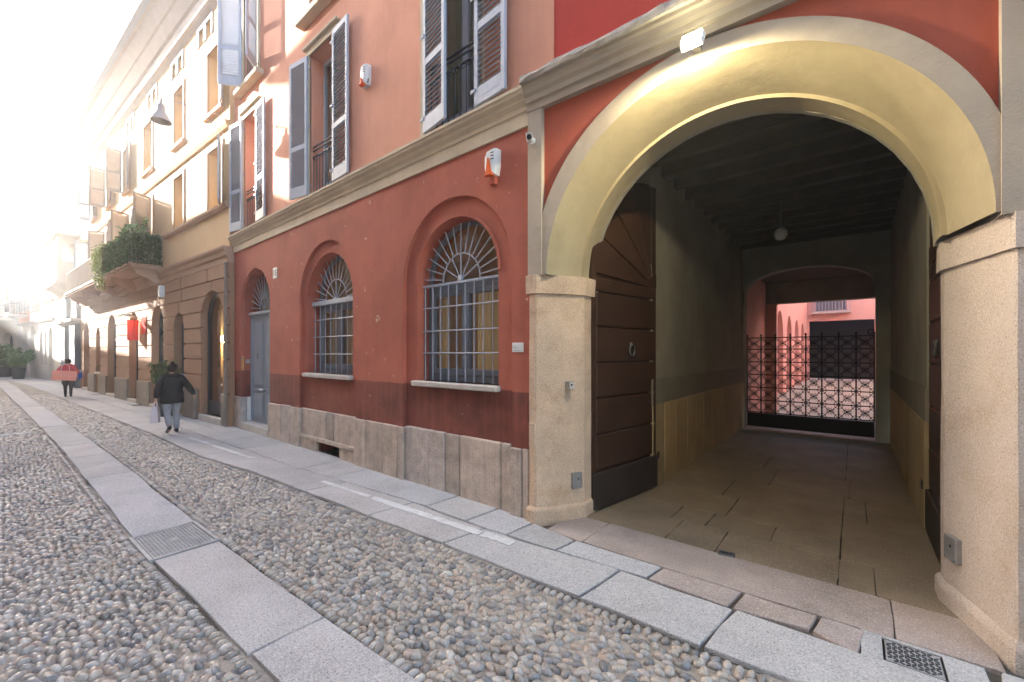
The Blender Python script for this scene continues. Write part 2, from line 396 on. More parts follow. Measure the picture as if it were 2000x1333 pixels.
def arc(cx, cz, rx, rz, n=24, a0=0, a1=180):
    return [(cx + rx * math.cos(R(a0 + (a1 - a0) * k / n)), cz + rz * math.sin(R(a0 + (a1 - a0) * k / n))) for k in range(n + 1)]
def leaves(mb, pts, size, jit=1.0, flat=0., shape='oval', rng=random):
    for p in pts:
        L = size * rng.uniform(.65, 1.35); W = L * rng.uniform(.55, .8)
        d = Vector((rng.gauss(0, 1), rng.gauss(0, 1), rng.gauss(-.3, .8 * (1 - flat)))).normalized()
        n_ = Vector((rng.gauss(0, jit), rng.gauss(-.5, jit), rng.gauss(.6, jit))); sd_ = d.cross(n_)
        if sd_.length < 1e-4: continue
        sd_.normalize(); n_ = sd_.cross(d); P = Vector(p); i = len(mb.v); r = rng.random()
        mb.v += [tuple(P), tuple(P + d * L * .45 + sd_ * W * .5 + n_ * L * .07), tuple(P + d * L - n_ * L * .12), tuple(P + d * L * .45 - sd_ * W * .5 + n_ * L * .07)]
        mb.f += [(i, i + 1, i + 2), (i, i + 2, i + 3)]; mb.a += [r] * 4
def leafmesh(mb, name, m, parent):
    me = bpy.data.meshes.new(name); me.from_pydata(mb.v, [], mb.f)
    at = me.attributes.new('rnd', 'FLOAT', 'POINT'); at.data.foreach_set('value', mb.a); me.materials.append(M[m])
    return link(name, me, parent)
# ================================================================== ground, street, paving
structure(MB().box(-160, 60, -60, 90, -.6, -.16).build('ground', 'earth'))
rg = random.Random(3)
def slab_mesh(poly, zt=0., th=.11, gap=.006, jit=.004, ch=.007):
    # poly: corner list (ccw) in world xy; returns MB in world coordinates, irregular worn edges
    c = Vector((sum(p[0] for p in poly) / len(poly), sum(p[1] for p in poly) / len(poly)))
    out = []
    for k in range(len(poly)):
        a, b = Vector(poly[k]), Vector(poly[(k + 1) % len(poly)])
        n = max(2, min(7, int((b - a).length / .18)))
        for j in range(n):
            p = a.lerp(b, j / n); d = (c - p).normalized()
            q = p + d * gap * 1.4 + Vector((rg.gauss(0, jit), rg.gauss(0, jit)))
            if j == 0: q += d * rg.uniform(.002, .008)
            out.append(q)
    tilt = (rg.gauss(0, .0015), rg.gauss(0, .0015), rg.gauss(0, .0012))
    zf = lambda p: zt + tilt[2] + (p - c).x * tilt[0] + (p - c).y * tilt[1]
    ins = [p + (c - p).normalized() * ch for p in out]
    m = MB(); m.loft([[(p.x, p.y, zt - th) for p in out], [(p.x, p.y, zf(p) - ch) for p in out], [(p.x, p.y, zf(p)) for p in ins]])
    return m
def lerp_poly(pts, x):
    for a, b in zip(pts, pts[1:]):
        if a[0] <= x <= b[0] or (b is pts[-1] and x > b[0]) or (a is pts[0] and x < a[0]):
            return a[1] + (b[1] - a[1]) * (x - a[0]) / (b[0] - a[0])
# --- edges measured on the ground plane
STRIP_L = [(-62, -1.55), (-36, -.18), (-12.76, .66), (-5.2, .80), (-2.44, .945), (0, 1.09), (4, 1.30)]
STRIP_R = [(-62, -.95), (-36, .36), (-12.76, 1.12), (-10.59, 1.19), (-4.66, 1.31), (-1.88, 1.42), (0, 1.55), (4, 1.78)]
CURB = [(-62, -1.2), (-50, -.45), (-39.6, .55), (-28, 1.32), (-20, 1.68), (-15, 1.95)] + sorted([gp(284, 841), gp(400, 895), gp(500, 924), gp(640, 978), gp(864, 1062), gp(1128, 1166), gp(1371, 1264), gp(1550, 1333)]) + [(4, 3.0)]
MIDL = [(-62, -.75), (-50, 0.0), (-39.6, 1.05), (-28, 1.9), (-20, 2.35), (-15, 2.6)] + sorted([gp(560, 908), gp(840, 992), gp(936, 1030), gp(1084, 1076), gp(1262, 1130), gp(1418, 1187), gp(1584, 1233), gp(1681, 1285)]) + [(4, 3.42)]
sl_ = lambda x: lerp_poly(STRIP_L, x); sr_ = lambda x: lerp_poly(STRIP_R, x); cu_ = lambda x: lerp_poly(CURB, x); mi_ = lambda x: lerp_poly(MIDL, x)
def wl_(x):       # foot of the facades
    if x > -11.6: return 3.66
    return lerp_poly([(-62, -.05), (-50.5, .75), (-39.6, 2.05), (-29.95, 2.60), (-11.6, 3.58)], x)
# --- mortar bed of the cobbled street
xs = [-62 + k * 2 for k in range(34)]
def fbm(x, y): return (math.sin(x * 1.7 + 2.1 * math.sin(y * 2.3)) * math.cos(y * 2.9 + 1.3 * math.sin(x * 1.1)) + .6 * math.sin(x * 5.3 + 1.7 * math.sin(y * 4.1 + 1)) * math.cos(y * 6.1 + 1.9 * math.sin(x * 3.7)) + .35 * math.sin(x * 17 + 2 * math.sin(y * 13)) * math.cos(y * 19 + 2 * math.sin(x * 11))) / 1.95
gx_ = [-62 + 2 * k for k in range(24)] + [-14.0 + .05 * k for k in range(313)] + [2.2, 4, 8]; mv = []; mf = []; ny_ = 96
for x in gx_:
    y0_, y1_ = -3.6 + (-2.2 if x < -36 else 0), cu_(x) + .05
    for j in range(ny_ + 1):
        y = y0_ + (y1_ - y0_) * j / ny_; mv.append((x, y, -.0225 + .0105 * fbm(x, y) if -14 <= x <= 2 else -.014))
for i in range(len(gx_) - 1):
    for j in range(ny_): a = i * (ny_ + 1) + j; mf.append((a, a + ny_ + 1, a + ny_ + 2, a + 1))
sme = bpy.data.meshes.new('street'); sme.from_pydata(mv, [], mf); sme.materials.append(M['mortar']); sme.shade_smooth(); street = structure(link('street', sme))
# --- granite wheel-track strip
strip_bed = MB(); 
for a, b in zip(xs, xs[1:]): strip_bed.poly([(a, sl_(a) - .03, -.024), (b, sl_(b) - .03, -.024), (b, sr_(b) + .03, -.024), (a, sr_(a) + .03, -.024)])
strip = structure(strip_bed.build('paving_strip', 'joint'))
MH = (-5.46, -4.70)
joints = [3.2, .9, gp(555, 1245)[0], MH[1]]
left = [MH[0], gp(202, 931)[0], gp(160, 892)[0], gp(130, 872)[0], gp(84, 835)[0], gp(58, 805)[0]]
x = left[-1]
while x > -60: x -= rg.uniform(1.3, 2.6); left.append(x)
for seq in (joints, left):
    for b, a in zip(seq, seq[1:]):
        k = .025
        slab_mesh([(a, sl_(a) - (k * .6 * (a + 4.7) if 0 else 0)), (b, sl_(b)), (b - .0, sr_(b)), (a - .0, sr_(a))], 0.004, jit=.005).build('paving_slab', 'slab', strip)
# --- second wheel track on the far side of the street (seen only from another position)
# --- pavement: two rows of slabs
pb = MB()
for a, b in zip(xs, xs[1:]):
    pb.poly([(a, cu_(a) - .02, -.022), (b, cu_(b) - .02, -.022), (b, wl_(b) + .02, -.022), (a, wl_(a) + .02, -.022)])
pave = structure(pb.build('pavement', 'joint'))
oj = [gp(1371, 1264), gp(1132, 1166), gp(868, 1060), gp(728, 1004), gp(596, 960), gp(500, 924)]
ojx = [2.6, 1.0] + [p[0] for p in oj]
x = ojx[-1]
while x > -60: x -= rg.uniform(1.0, 2.1); ojx.append(x)
for b, a in zip(ojx, ojx[1:]):
    sk = .07
    slab_mesh([(a, cu_(a)), (b, cu_(b)), (b + sk, mi_(b)), (a + sk, mi_(a))], .006, jit=.005).build('paving_slab', 'slab', pave)
GR = (.13, .40, 3.27, 3.52)          # small inspection cover by the right pier
ijx = [3.1, 1.9, .58, .02, gp(1584, 1233)[0], gp(1425, 1187)[0], gp(1265, 1128)[0], gp(1084, 1076)[0], gp(990, 1045)[0], gp(910, 1018)[0], gp(832, 990)[0], gp(745, 968)[0], gp(660, 930)[0]]
x = ijx[-1]
while x > -60: x -= rg.uniform(.7, 1.5); ijx.append(x)
PI_ = [(-2.9, 3.60), (-2.24, 3.47), (-1.2, 3.50), (-.3, 3.53), (.55, 3.56), (4, 3.62)]
for b, a in zip(ijx, ijx[1:]):
    if a < .3 < b: continue
    top = (lambda q: lerp_poly(PI_, q)) if a > -2.95 else wl_
    if b < -11:
        m_ = lambda q: (mi_(q) + wl_(q)) / 2
        slab_mesh([(a, mi_(a)), (b, mi_(b)), (b, m_(b)), (a, m_(a))], .008).build('paving_slab', 'slab', pave)
        d_ = rg.uniform(-.3, .3)
        slab_mesh([(a + d_, m_(a + d_)), (b + d_, m_(b + d_)), (b + d_, wl_(b + d_)), (a + d_, wl_(a + d_))], .008).build('paving_slab', 'slab', pave)
        continue
    slab_mesh([(a, mi_(a)), (b, mi_(b)), (b + .04, top(b)), (a + .04, top(a))], .008).build('paving_slab', 'slab' if not (-1.3 < (a + b) / 2 < .05) else 'slabpink', pave)
# cement collar round the small cover
cm = MB(); z = .004
for x0, x1, y0, y1 in ((.03, .57, 3.19, GR[2]), (.03, .57, GR[3], 3.55), (.03, GR[0], GR[2], GR[3]), (GR[1], .57, GR[2], GR[3])): cm.box(x0, x1, y0, y1, -.1, z)
cm.build('cement_collar', 'slab', pave)
# threshold row and passage floor
pf = structure(MB().poly([(-2.45, 3.44, -.02), (.95, 3.5, -.02), (.62, 11.6, -.02), (-2.15, 11.6, -.02)]).build('passage_floor', 'joint'))
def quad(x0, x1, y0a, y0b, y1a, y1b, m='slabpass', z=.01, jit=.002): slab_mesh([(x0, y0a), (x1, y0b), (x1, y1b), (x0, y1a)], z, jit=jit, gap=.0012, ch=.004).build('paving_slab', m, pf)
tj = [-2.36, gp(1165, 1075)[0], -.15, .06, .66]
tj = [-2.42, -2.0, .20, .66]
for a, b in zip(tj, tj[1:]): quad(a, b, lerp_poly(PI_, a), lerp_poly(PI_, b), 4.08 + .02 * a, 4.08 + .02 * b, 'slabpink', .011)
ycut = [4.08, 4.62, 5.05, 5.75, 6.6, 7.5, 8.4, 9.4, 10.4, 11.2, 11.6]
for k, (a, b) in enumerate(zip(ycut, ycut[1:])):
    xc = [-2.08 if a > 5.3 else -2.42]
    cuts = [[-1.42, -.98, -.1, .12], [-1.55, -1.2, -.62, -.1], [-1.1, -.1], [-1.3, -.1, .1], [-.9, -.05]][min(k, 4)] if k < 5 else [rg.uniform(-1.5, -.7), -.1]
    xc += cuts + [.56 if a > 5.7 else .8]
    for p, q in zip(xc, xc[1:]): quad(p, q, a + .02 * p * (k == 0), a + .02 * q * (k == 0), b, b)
# floor stop plate in the threshold
fs = thing('floor_bolt_plate', 'small dark metal bolt plate set in the threshold of the carriage gateway', 'floor plate', (*gp(1419, 1085), .014), R(8))
MB().cbox(-.065, .065, -.042, .042, -.02, .006, .003).build('plate', 'iron', fs)
for dx in (-.03, 0, .03): MB().lathe([(.013, .0), (.013, .009), (.009, .011)], 10, (dx, 0, 0)).build('bolt_socket', 'black', fs)
# white painted line on the outer pavement slabs
la, lb = gp(600, 932), gp(1000, 1064)
def line_y(x): return la[1] + (lb[1] - la[1]) * (x - la[0]) / (lb[0] - la[0])
for nm, x0, x1, w_, lab in (('painted_line', -2.85, -2.48, .115, 'short end piece of white painted line on the pavement nearest the gateway'), ('painted_line', -4.62, -2.87, .10, 'long worn white painted line on the pavement below the big barred window'),
                        ('painted_line', -5.75, -4.68, .07, 'thin patchy white painted line on the pavement in front of the basement vent'), ('painted_line', -10.9, -7.9, .075, 'faint white painted line on the pavement before the grey door')):
    m_ = MB(); n = int((x1 - x0) / .05); up = []; lo = []
    for k in range(n + 1):
        xx = x0 + (x1 - x0) * k / n; up.append((xx + rg.gauss(0, .004), line_y(xx) + w_ / 2 + rg.gauss(0, .0025) - (rg.random() < .05) * .02, .0125)); lo.append((xx, line_y(xx) - w_ / 2 + rg.gauss(0, .0025) + (rg.random() < .05) * .02, .0125))
    for k in range(n):
        pass
        m_.loft([[(p[0], p[1], .0085) for p in (lo[k], lo[k + 1], up[k + 1], up[k])], [lo[k], lo[k + 1], up[k + 1], up[k]]])
    tag(m_.build(nm, 'paint'), lab, 'road marking', 'white line on the pavement')
# narrow cross slabs let into the cobbles
for (u0, v0, u1, v1, wd) in ((0, 852, 62, 846, .34), (178, 864, 245, 856, .16)):
    a, b = gp(u0, v0), gp(u1, v1); d = Vector((b[0] - a[0], b[1] - a[1])); p = Vector((-d.y, d.x)).normalized() * wd
    if u0 == 0: a = (a[0] + (a[0] - b[0]) * 1.2, a[1] + (a[1] - b[1]) * 1.2)
    slab_mesh([(a[0], a[1]), (b[0], b[1]), (b[0] + p.x, b[1] + p.y), (a[0] + p.x, a[1] + p.y)], .002).build('paving_slab', 'slab', street)
# --- manhole cover in the strip
mh = thing('manhole_cover', 'large rectangular cast iron cover with raised tread set in the granite strip', 'manhole cover', (-5.08, 1.045, .006), R(2.2))
MB().box(-.37, .37, -.265, .265, -.06, -.012).build('bed', 'manhole', mh)
fr_ = MB()
for a in ((-.37, .37, -.268, -.235), (-.37, .37, .235, .268), (-.37, -.335, -.235, .235), (.335, .37, -.235, .235)): fr_.cbox(a[0], a[1], a[2], a[3], -.05, .006, .004)
fr_.build('frame', 'manhole', mh)
pl_ = MB().box(-.327, .327, -.227, .227, -.03, -.004); pl_.build('lid', 'manhole', mh)
st_ = MB()
for i in range(24):
    for j in range(16):
        cx_, cy_ = -.305 + i * .0265, -.207 + j * .0276
        if abs(cx_) < .04 and abs(cy_) < .03: continue
        a_ = R(45 if (i + j) % 2 else -45); mx = Matrix.Translation((cx_, cy_, 0)) @ Matrix.Rotation(a_, 4, 'Z')
        st_.box(-.011, .011, -.004, .004, -.005, .002, mx)
st_.build('tread', 'manhole', mh); MB().cbox(-.035, .035, -.025, .025, -.005, .001, .003).build('badge', 'manhole', mh)
# --- small cover near the right pier
sg = thing('inspection_cover', 'small square chequered iron cover in a cement collar beside the right pier', 'manhole cover', ((GR[0] + GR[1]) / 2, (GR[2] + GR[3]) / 2, .004), 0)
MB().box(-.133, .133, -.123, .123, -.05, -.008).build('bed', 'black', sg); MB().box(-.122, .122, -.112, .112, -.03, -.002).build('lid', 'manhole', sg)
st_ = MB()
for i in range(9):
    for j in range(9):
        if abs(i - 4) + abs(j - 4) > 7 or (i, j) == (4, 4): continue
        st_.box(-.011, .011, -.0035, .0035, -.003, .004, Matrix.Translation(((i - 4) * .026, (j - 4) * .024, 0)) @ Matrix.Rotation(R(40 if (i + j) % 2 else -40), 4, 'Z'))
st_.build('tread', 'iron', sg); MB().box(-.02, .02, -.006, .006, -.003, .001).build('lift_slot', 'black', sg)
# --- cobbles
rs = np.random.RandomState(5)
P = []
def inside(x, y):
    if y > cu_(x) - .035: return False
    a, b = sl_(x), sr_(x)
    if a - .032 < y < b + .032: return False
    return True
cell = .073
def noise2(x, y): return math.sin(x * 1.7 + 2.1 * math.sin(y * 2.3)) * math.cos(y * 2.9 + 1.3 * math.sin(x * 1.1)) 
for x0_, x1_, sx, sy in ((-13.0, 1.6, .063, .054), (-27.0, -13.0, .10, .085)):
    row = 0; y = -1.6 if x0_ > -20 else -2.6
    while y < 2.95:
        x = x0_ + (sx / 2 if row % 2 else 0)
        while x < x1_:
            j_ = .21 if x0_ > -20 else .34; px, py = x + rs.normal(0, sx * j_), y + rs.normal(0, sy * j_)
            if inside(px, py):
                big = .5 + .5 * noise2(px * .8, py)
                k = (.92 + .28 * rs.rand()) * (1 + .18 * big) * (sx / .070)
                P.append((px, py, .0385 * k, .0275 * k * rs.uniform(.85, 1.12), rs.normal(0, .55) + (1.2 if rs.rand() < .22 else 0), rs.rand(), rs.uniform(-.012, .004), 0))
            x += sx
        y += sy * .94; row += 1
# border rows along the slabs, stones set across
for fn, sgn in ((sl_, -1), (sr_, 1), (cu_, -1)):
    x = -13.
    while x < 1.5:
        x += rs.uniform(.052, .066); P.append((x, fn(x) + sgn * rs.uniform(.048, .058), .040, .0255, 1.5 + rs.normal(0, .16), rs.rand(), rs.uniform(-.006, .003), 1))
bord = np.array([(p[0], p[1]) for p in P if p[7]])
keep = []
for p in P:
    if not p[7] and p[0] > -13:
        yb = min(abs(p[1] - sl_(p[0])), abs(p[1] - sr_(p[0])), abs(p[1] - cu_(p[0])))
        if yb < .090: continue
    keep.append(p)
P = keep
def pebble(n, rings, seed):
    r_ = np.random.RandomState(seed); V = []; F = []
    lo = 1 + .10 * r_.randn(n)
    for k, (c, s_) in enumerate(rings):
        for j in range(n):
            a = 2 * math.pi * j / n; q = 1 + (lo[j] - 1) * (1 - .5 * k / len(rings)); V.append((c * math.cos(a) * q, c * math.sin(a) * q, s_))
    V.append((0, 0, 1.0)); m = len(rings)
    for k in range(m - 1):
        for j in range(n): F.append((k * n + j, k * n + (j + 1) % n, (k + 1) * n + (j + 1) % n, (k + 1) * n + j))
    for j in range(n): F.append(((m - 1) * n + j, (m - 1) * n + (j + 1) % n, m * n))
    return np.array(V), F
near_t = [pebble(9, [(.92, -.6), (1.0, 0.), (.86, .52), (.5, .87)], k) for k in range(7)]
far_t = [pebble(6, [(1.0, -.2), (.72, .7)], k) for k in range(3)]
def showsize(p):
    u, v, f = proj(p[0], p[1], 0)
    if f < .5 or not (0 < u < 2000 and 0 < v < 1333): return 0
    return p[2] * FPX / f
P.sort(key=showsize, reverse=True)
pmesh = []
for V, F in near_t:
    me = bpy.data.meshes.new('cobblestone'); me.from_pydata([tuple(v) for v in V], [], F); me.materials.append(M['peb']); me.shade_smooth(); pmesh.append(me)
ZC = -.022; HZ = .029
for i, p in enumerate(P[:300]):
    o = link('cobblestone', pmesh[i % 7], street, mx=Matrix.Translation((p[0], p[1], ZC + p[6])) @ Matrix.Rotation(p[4], 4, 'Z') @ Matrix.Diagonal((p[2], p[3], HZ, 1)))
VV = []; FI = []; FS = []; AT = []; off = 0
for i, p in enumerate(P[300:]):
    V, F = near_t[i % 7] if p[0] > -9.5 else far_t[i % 3]
    ca, sa = math.cos(p[4]), math.sin(p[4]); x, y = V[:, 0] * p[2], V[:, 1] * p[3]
    VV.append(np.c_[p[0] + x * ca - y * sa, p[1] + x * sa + y * ca, ZC + p[6] + V[:, 2] * HZ]); AT.append(np.full(len(V), p[5]))
    for f in F: FI.extend(q + off for q in f); FS.append(len(f))
    off += len(V)
VV = np.concatenate(VV); AT = np.concatenate(AT); FS = np.array(FS)
me = bpy.data.meshes.new('cobblestones'); me.vertices.add(len(VV)); me.vertices.foreach_set('co', VV.ravel()); me.loops.add(len(FI)); me.loops.foreach_set('vertex_index', FI)
me.polygons.add(len(FS)); me.polygons.foreach_set('loop_start', np.concatenate([[0], np.cumsum(FS)[:-1]])); me.update(calc_edges=True)
at = me.attributes.new('rnd', 'FLOAT', 'POINT'); at.data.foreach_set('value', AT); me.materials.append(M['pebs']); me.shade_smooth()
stuff(link('cobblestones', me, street))
# ================================================================== red house (number 15)
rh = thing('red_house', 'red and salmon plastered house with two barred arched windows and grey arched door', 'house', (-7.2, 3.6, 0))
RX0, RX1 = -11.78, -2.71
W3o, W2o, DRo = (-4.96, -2.96, 0, 2.775, 1.0), (-8.23, -6.21, 0, 2.775, 1.01), (-11.34, -9.64, 0, 2.86, .86)
W3i, W2i, DRi = (-4.705, -3.205, 1.42, 2.775, .755), (-8.04, -6.40, 1.43, 2.755, .82), (-11.31, -9.67, .0, 2.86, .83)
wall(MB(), RX0, RX1, 0, 4.27, [W3o, W2o, DRo], 3.60, 3.655).build('wall', 'red', rh, True)
wall(MB(), RX0, RX1, 0, 4.27, [W3i, W2i, DRi, (fX(617), fX(662), -.1, .2, 0)], 3.655, 4.02).build('recessed_wall', 'red', rh, True)
ring = MB()                                                # thin raised moulding round the inner arch of the big window
for k in range(24):
    pts = []
    for a_ in (k, k + 1):
        a = math.pi * a_ / 24
        for r_ in (.755, .80): pts.append((-3.955 + r_ * math.cos(a), 2.775 + r_ * math.sin(a)))
    ring.loft([[(p[0], 3.64, p[1]) for p in (pts[0], pts[1], pts[3], pts[2])], [(p[0], 3.70, p[1]) for p in (pts[0], pts[1], pts[3], pts[2])]])
ring.build('arch_moulding', 'red', rh, True)
# cornice over the ground floor
cp = [(3.72, 4.25), (3.575, 4.25), (3.57, 4.40), (3.555, 4.405), (3.55, 4.45), (3.515, 4.49), (3.51, 4.52), (3.47, 4.55), (3.465, 4.585), (3.45, 4.59), (3.45, 4.625), (3.59, 4.66), (3.72, 4.66)]
MB().extr_x(cp, RX0 - .02, RX1 - .005).build('cornice', 'cream', rh, True)
# upper wall
UW = [(-4.43, -3.50), (-7.80, -6.88), (-11.14, -10.28)]
ZU0, ZU1 = 4.70, 7.30
uops = [(a, b, ZU0, ZU1, 0) for a, b in UW] + [(a, b, 8.05, 10.5, 0) for a, b in UW]
wall(MB(), RX0, -2.40, 4.64, 12.0, uops, 3.60, 3.98).build('upper_wall', 'pink', rh, True)
MB().box(RX0, -2.4, 9.4, 9.6, 0, 12).build('back_wall', 'pink', rh, True)
MB().box(RX0, RX0 + .1, 4.0, 9.4, 0, 12).build('side_wall', 'pink', rh, True)
MB().box(RX0 - .1, -2.4, 2.95, 9.7, 12.0, 12.2).build('roof', 'tile', rh, True)
# plinth stones
def stones(us, y0, y1, zt):
    xs_ = [u if u < 0 else fX(u, y0) for u in us]
    for a, b in zip(xs_, xs_[1:]):
        z = zt + rg.uniform(-.012, .012); m_ = MB().cbox(a + .004, b - .004, y0 + rg.uniform(-.006, .006), y1, -.05, z, .012); m_.build('plinth_stone', 'plinth', rh, True)
stones([RX0, -11.55, -11.285], 3.575, 3.70, .745); stones([-9.66, 548, 566, -8.205], 3.57, 3.70, .75)
stones([-6.235, 713, 746, 775, -4.935], 3.57, 3.70, .755); stones([-4.93, 868, 897, 978, -2.985], 3.61, 3.70, .76); stones([-2.98, 1018, RX1], 3.57, 3.70, .762)
vx = [-8.20, fX(634, 3.6), fX(650, 3.6), -6.24]
for a, b in zip(vx, vx[1:]): MB().cbox(a + .004, b - .004, 3.615, 3.72, .27, .755, .012).build('plinth_stone', 'plinth', rh, True)
vent = MB(); vent.cbox(-8.20, -6.24, 3.575, 3.70, .20, .275, .012); vent.cbox(-8.20, fX(617), 3.60, 3.70, -.05, .2, .01); vent.cbox(fX(662), -6.24, 3.60, 3.70, -.05, .2, .01)
vent.build('vent_ledge', 'plinth', rh, True); MB().box(fX(617) - .1, fX(662) + .1, 3.98, 4.0, -.05, .4).build('vent_shade_sheet', 'black', rh, True)  # black sheet behind the vent hole stands in for the shade inside
# --- ground floor windows
def fan(mb, cx, cz, R0, Ri, y, n_out, n_in, r=.009):
    for k in range(n_out):
        a = math.pi * (k + .5) / n_out
        mb.append(MB().tube([(cx + Ri * math.cos(a), y, cz + Ri * math.sin(a)), (cx + R0 * math.cos(a), y, cz + R0 * math.sin(a))], r, 5))
    for k in range(n_in):
        a = math.pi * (k + 1) / (n_in + 1)
        mb.append(MB().tube([(cx, y, cz), (cx + Ri * math.cos(a), y, cz + Ri * math.sin(a))], r, 5))
def barred_window(op, yg, nv, hz, zc, sill, thick_transom=False):
    xa, xb, zb, zs, rise = op; cx = (xa + xb) / 2; hw = (xb - xa) / 2
    yf = yg + .12
    f_ = MB(); ft = .055
    # timber frame: outer arch rim, transom, mullion
    for k in range(24):
        q = []
        for a_ in (k, k + 1):
            a = math.pi * a_ / 24
            for r_ in (rise - .06, rise + .01): q.append((cx + r_ * hw / rise * math.cos(a), zs + r_ * math.sin(a)))
        q = (q[0], q[1], q[3], q[2]); f_.loft([[(p[0], yf - .03, p[1]) for p in q], [(p[0], yf + .03, p[1]) for p in q]])
    f_.box(xa, xa + .07, yf - .03, yf + .03, zb, zs); f_.box(xb - .07, xb, yf - .03, yf + .03, zb, zs)
    f_.box(xa + .07, xb - .07, yf - .035, yf + .03, zc - .06, zc + .05); f_.box(xa + .07, xb - .07, yf - .03, yf + .03, zb, zb + .08)
    win = f_.build('window', 'winframe', rh, True)
    for s0, s1 in ((xa + .075, cx - .004), (cx + .004, xb - .075)):
        c_ = MB()
        for e in ((s0, s1, zb + .085, zb + .17), (s0, s1, zc - .145, zc - .065), (s0, s0 + .065, zb + .17, zc - .145), (s1 - .065, s1, zb + .17, zc - .145)): c_.cbox(e[0], e[1], yf - .045, yf + .02, e[2], e[3], .006)
        link('casement', c_.mesh('casement', 'winframe'), win)
        link('pane', MB().box(s0 + .065, s1 - .065, yf - .004, yf + .004, zb + .17, zc - .145).mesh('pane', 'glass'), win)
    lp = MB(); pts = [(cx + (hw - .05) * math.cos(math.pi * k / 24), zs + (rise - .05) * math.sin(math.pi * k / 24)) for k in range(25)]
    pts = [(xb - .07, zc + .05)] + pts + [(xa + .07, zc + .05)]
    lp.loft([[(p[0], yf - .004, p[1]) for p in pts], [(p[0], yf + .004, p[1]) for p in pts]]); link('pane', lp.mesh('pane', 'glass'), win)
    # curtains hung behind the casements, pleated
    for s0, s1 in ((xa + .02, xa + .22), (cx + .05, xb - .02)):
        cu = MB(); n = 40; r1 = [(s0 + (s1 - s0) * k / n, yf + .14 + .025 * math.sin(k * 1.9) + .008 * math.sin(k * .7)) for k in range(n + 1)]
        for a, b in zip(r1, r1[1:]): cu.poly([(a[0], a[1], zb + .1), (b[0], b[1], zb + .1), (b[0], b[1], zc - .05), (a[0], a[1], zc - .05)])
        link('curtain', cu.mesh('curtain', 'curtain', True), win)
    link('sill', MB().cbox(*sill, .012).mesh('sill', 'sill'), win)
    bars = []
    for k in range(nv):
        x = xa + .03 + (xb - xa - .06) * k / (nv - 1); bars.append(MB().tube([(x, yg, zb), (x, yg, zc)], .0095, 6))
    for z in hz: bars.append(MB().tube([(xa - .02, yg - .012, z), (xb + .02, yg - .012, z)], .0105, 6))
    if thick_transom: bars.append(MB().cbox(xa - .02, xb + .02, yg - .05, yg + .02, zc - .03, zc + .05, .006))
    else: bars.append(MB().cbox(xa - .02, xb + .02, yg - .02, yg + .015, zc - .012, zc + .02, .004))
    zf_ = zc + .03; Ro = min(hw, zs + rise - zf_) * .98; fan(bars, cx, zf_, Ro, Ro * .47, yg, 15, 5)
    bars.append(MB().tube([(cx + Ro * .47 * math.cos(math.pi * k / 18), yg, zf_ + Ro * .47 * math.sin(math.pi * k / 18)) for k in range(19)], .0105, 6))
    for b in bars: link('grille_bar', b.mesh('grille_bar', 'greysteel'), win)
    link('grille_hub', MB().lathe([(.03, -.02), (.045, -.015), (.045, .015), (.03, .02)], 12, (cx, yg, zf_ + .02), 'y').mesh('grille_hub', 'greysteel'), win)
    return win
barred_window(W3i, 3.77, 10, (1.80, 2.10, 2.42), 2.72, (-4.73, -3.17, 3.555, 3.86, 1.35, 1.42))
barred_window(W2i, 3.80, 9, (1.78, 2.10, 2.42), 2.72, (-8.05, -6.38, 3.555, 3.88, 1.355, 1.43), True)
rm = MB().box(-8.7, -2.8, 4.021, 7.2, .6, 4.1); rm.f.pop(2); rm.build('room', 'room', rh, True)
# lit lamp in the room of the big window
pl3 = thing('pendant_lamp', 'lit pendant lamp with orange shade inside the big barred window', 'lamp', (-4.55, 5.2, 1.98))
MB().lathe([(.01, -.06), (.05, -.04), (.06, 0), (.04, .05), (.01, .06)], 14).build('bulb', 'warmglow', pl3, smooth=True); MB().lathe([(.30, .16), (.28, .30), (.10, .34), (.015, .35), (.015, 2.1)], 18).build('shade', 'lampshade', pl3)
pl_d = bpy.data.lights.new('pendant_glow', 'POINT'); pl_d.energy = 3.5; pl_d.color = (1, .74, .48); pl_d.shadow_soft_size = .07; pl_o = bpy.data.objects.new('pendant_glow', pl_d); COL.objects.link(pl_o); pl_o.location = (-4.55, 5.2, 1.85)
# --- door with lunette
yd = 3.83
df = MB(); xa, xb, zc = DRi[0], DRi[1], 2.70; cx = (xa + xb) / 2
df.box(xa, xa + .07, yd - .04, yd + .05, .17, zc); df.box(xb - .07, xb, yd - .04, yd + .05, .17, zc); df.box(xa, xb, yd - .03, yd + .05, zc - .03, zc + .0)
door = df.build('door', 'doorpaint', rh, True)
def leaf(s0, s1):
    m_ = MB().box(s0, s1, yd, yd + .05, .185, zc - .035)
    for z0, z1 in ((.30, .86), (1.02, 2.55)):
        m_.cbox(s0 + .09, s1 - .09, yd - .022, yd - .002, z0, z1, .012); m_.cbox(s0 + .14, s1 - .14, yd - .036, yd - .024, z0 + .05, z1 - .05, .01)
    m_.cbox(s0 + .06, s1 - .06, yd - .03, yd - .002, .90, .98, .01)
    return link('door_leaf', m_.mesh('door_leaf', 'doorpaint'), door)
leaf(xa + .075, cx - .004); leaf(cx + .004, xb - .075)
for dx in (-.07, .07): link('knob', MB().lathe([(.012, 0), (.012, -.04), (.034, -.05), (.038, -.075), (.02, -.095), (.004, -.098)], 14, (cx + dx, yd - .03, .95), 'y').mesh('knob', 'steel', True), door)
kn = MB().tube([(cx - .38 + .045 * math.cos(a), yd - .03, 1.72 + .05 * math.sin(a)) for a in [2 * math.pi * k / 14 for k in range(14)]], .012, 6, True); kn.lathe([(.03, 0), (.03, -.03), (.012, -.04)], 10, (cx - .38, yd - .002, 1.78), 'y')
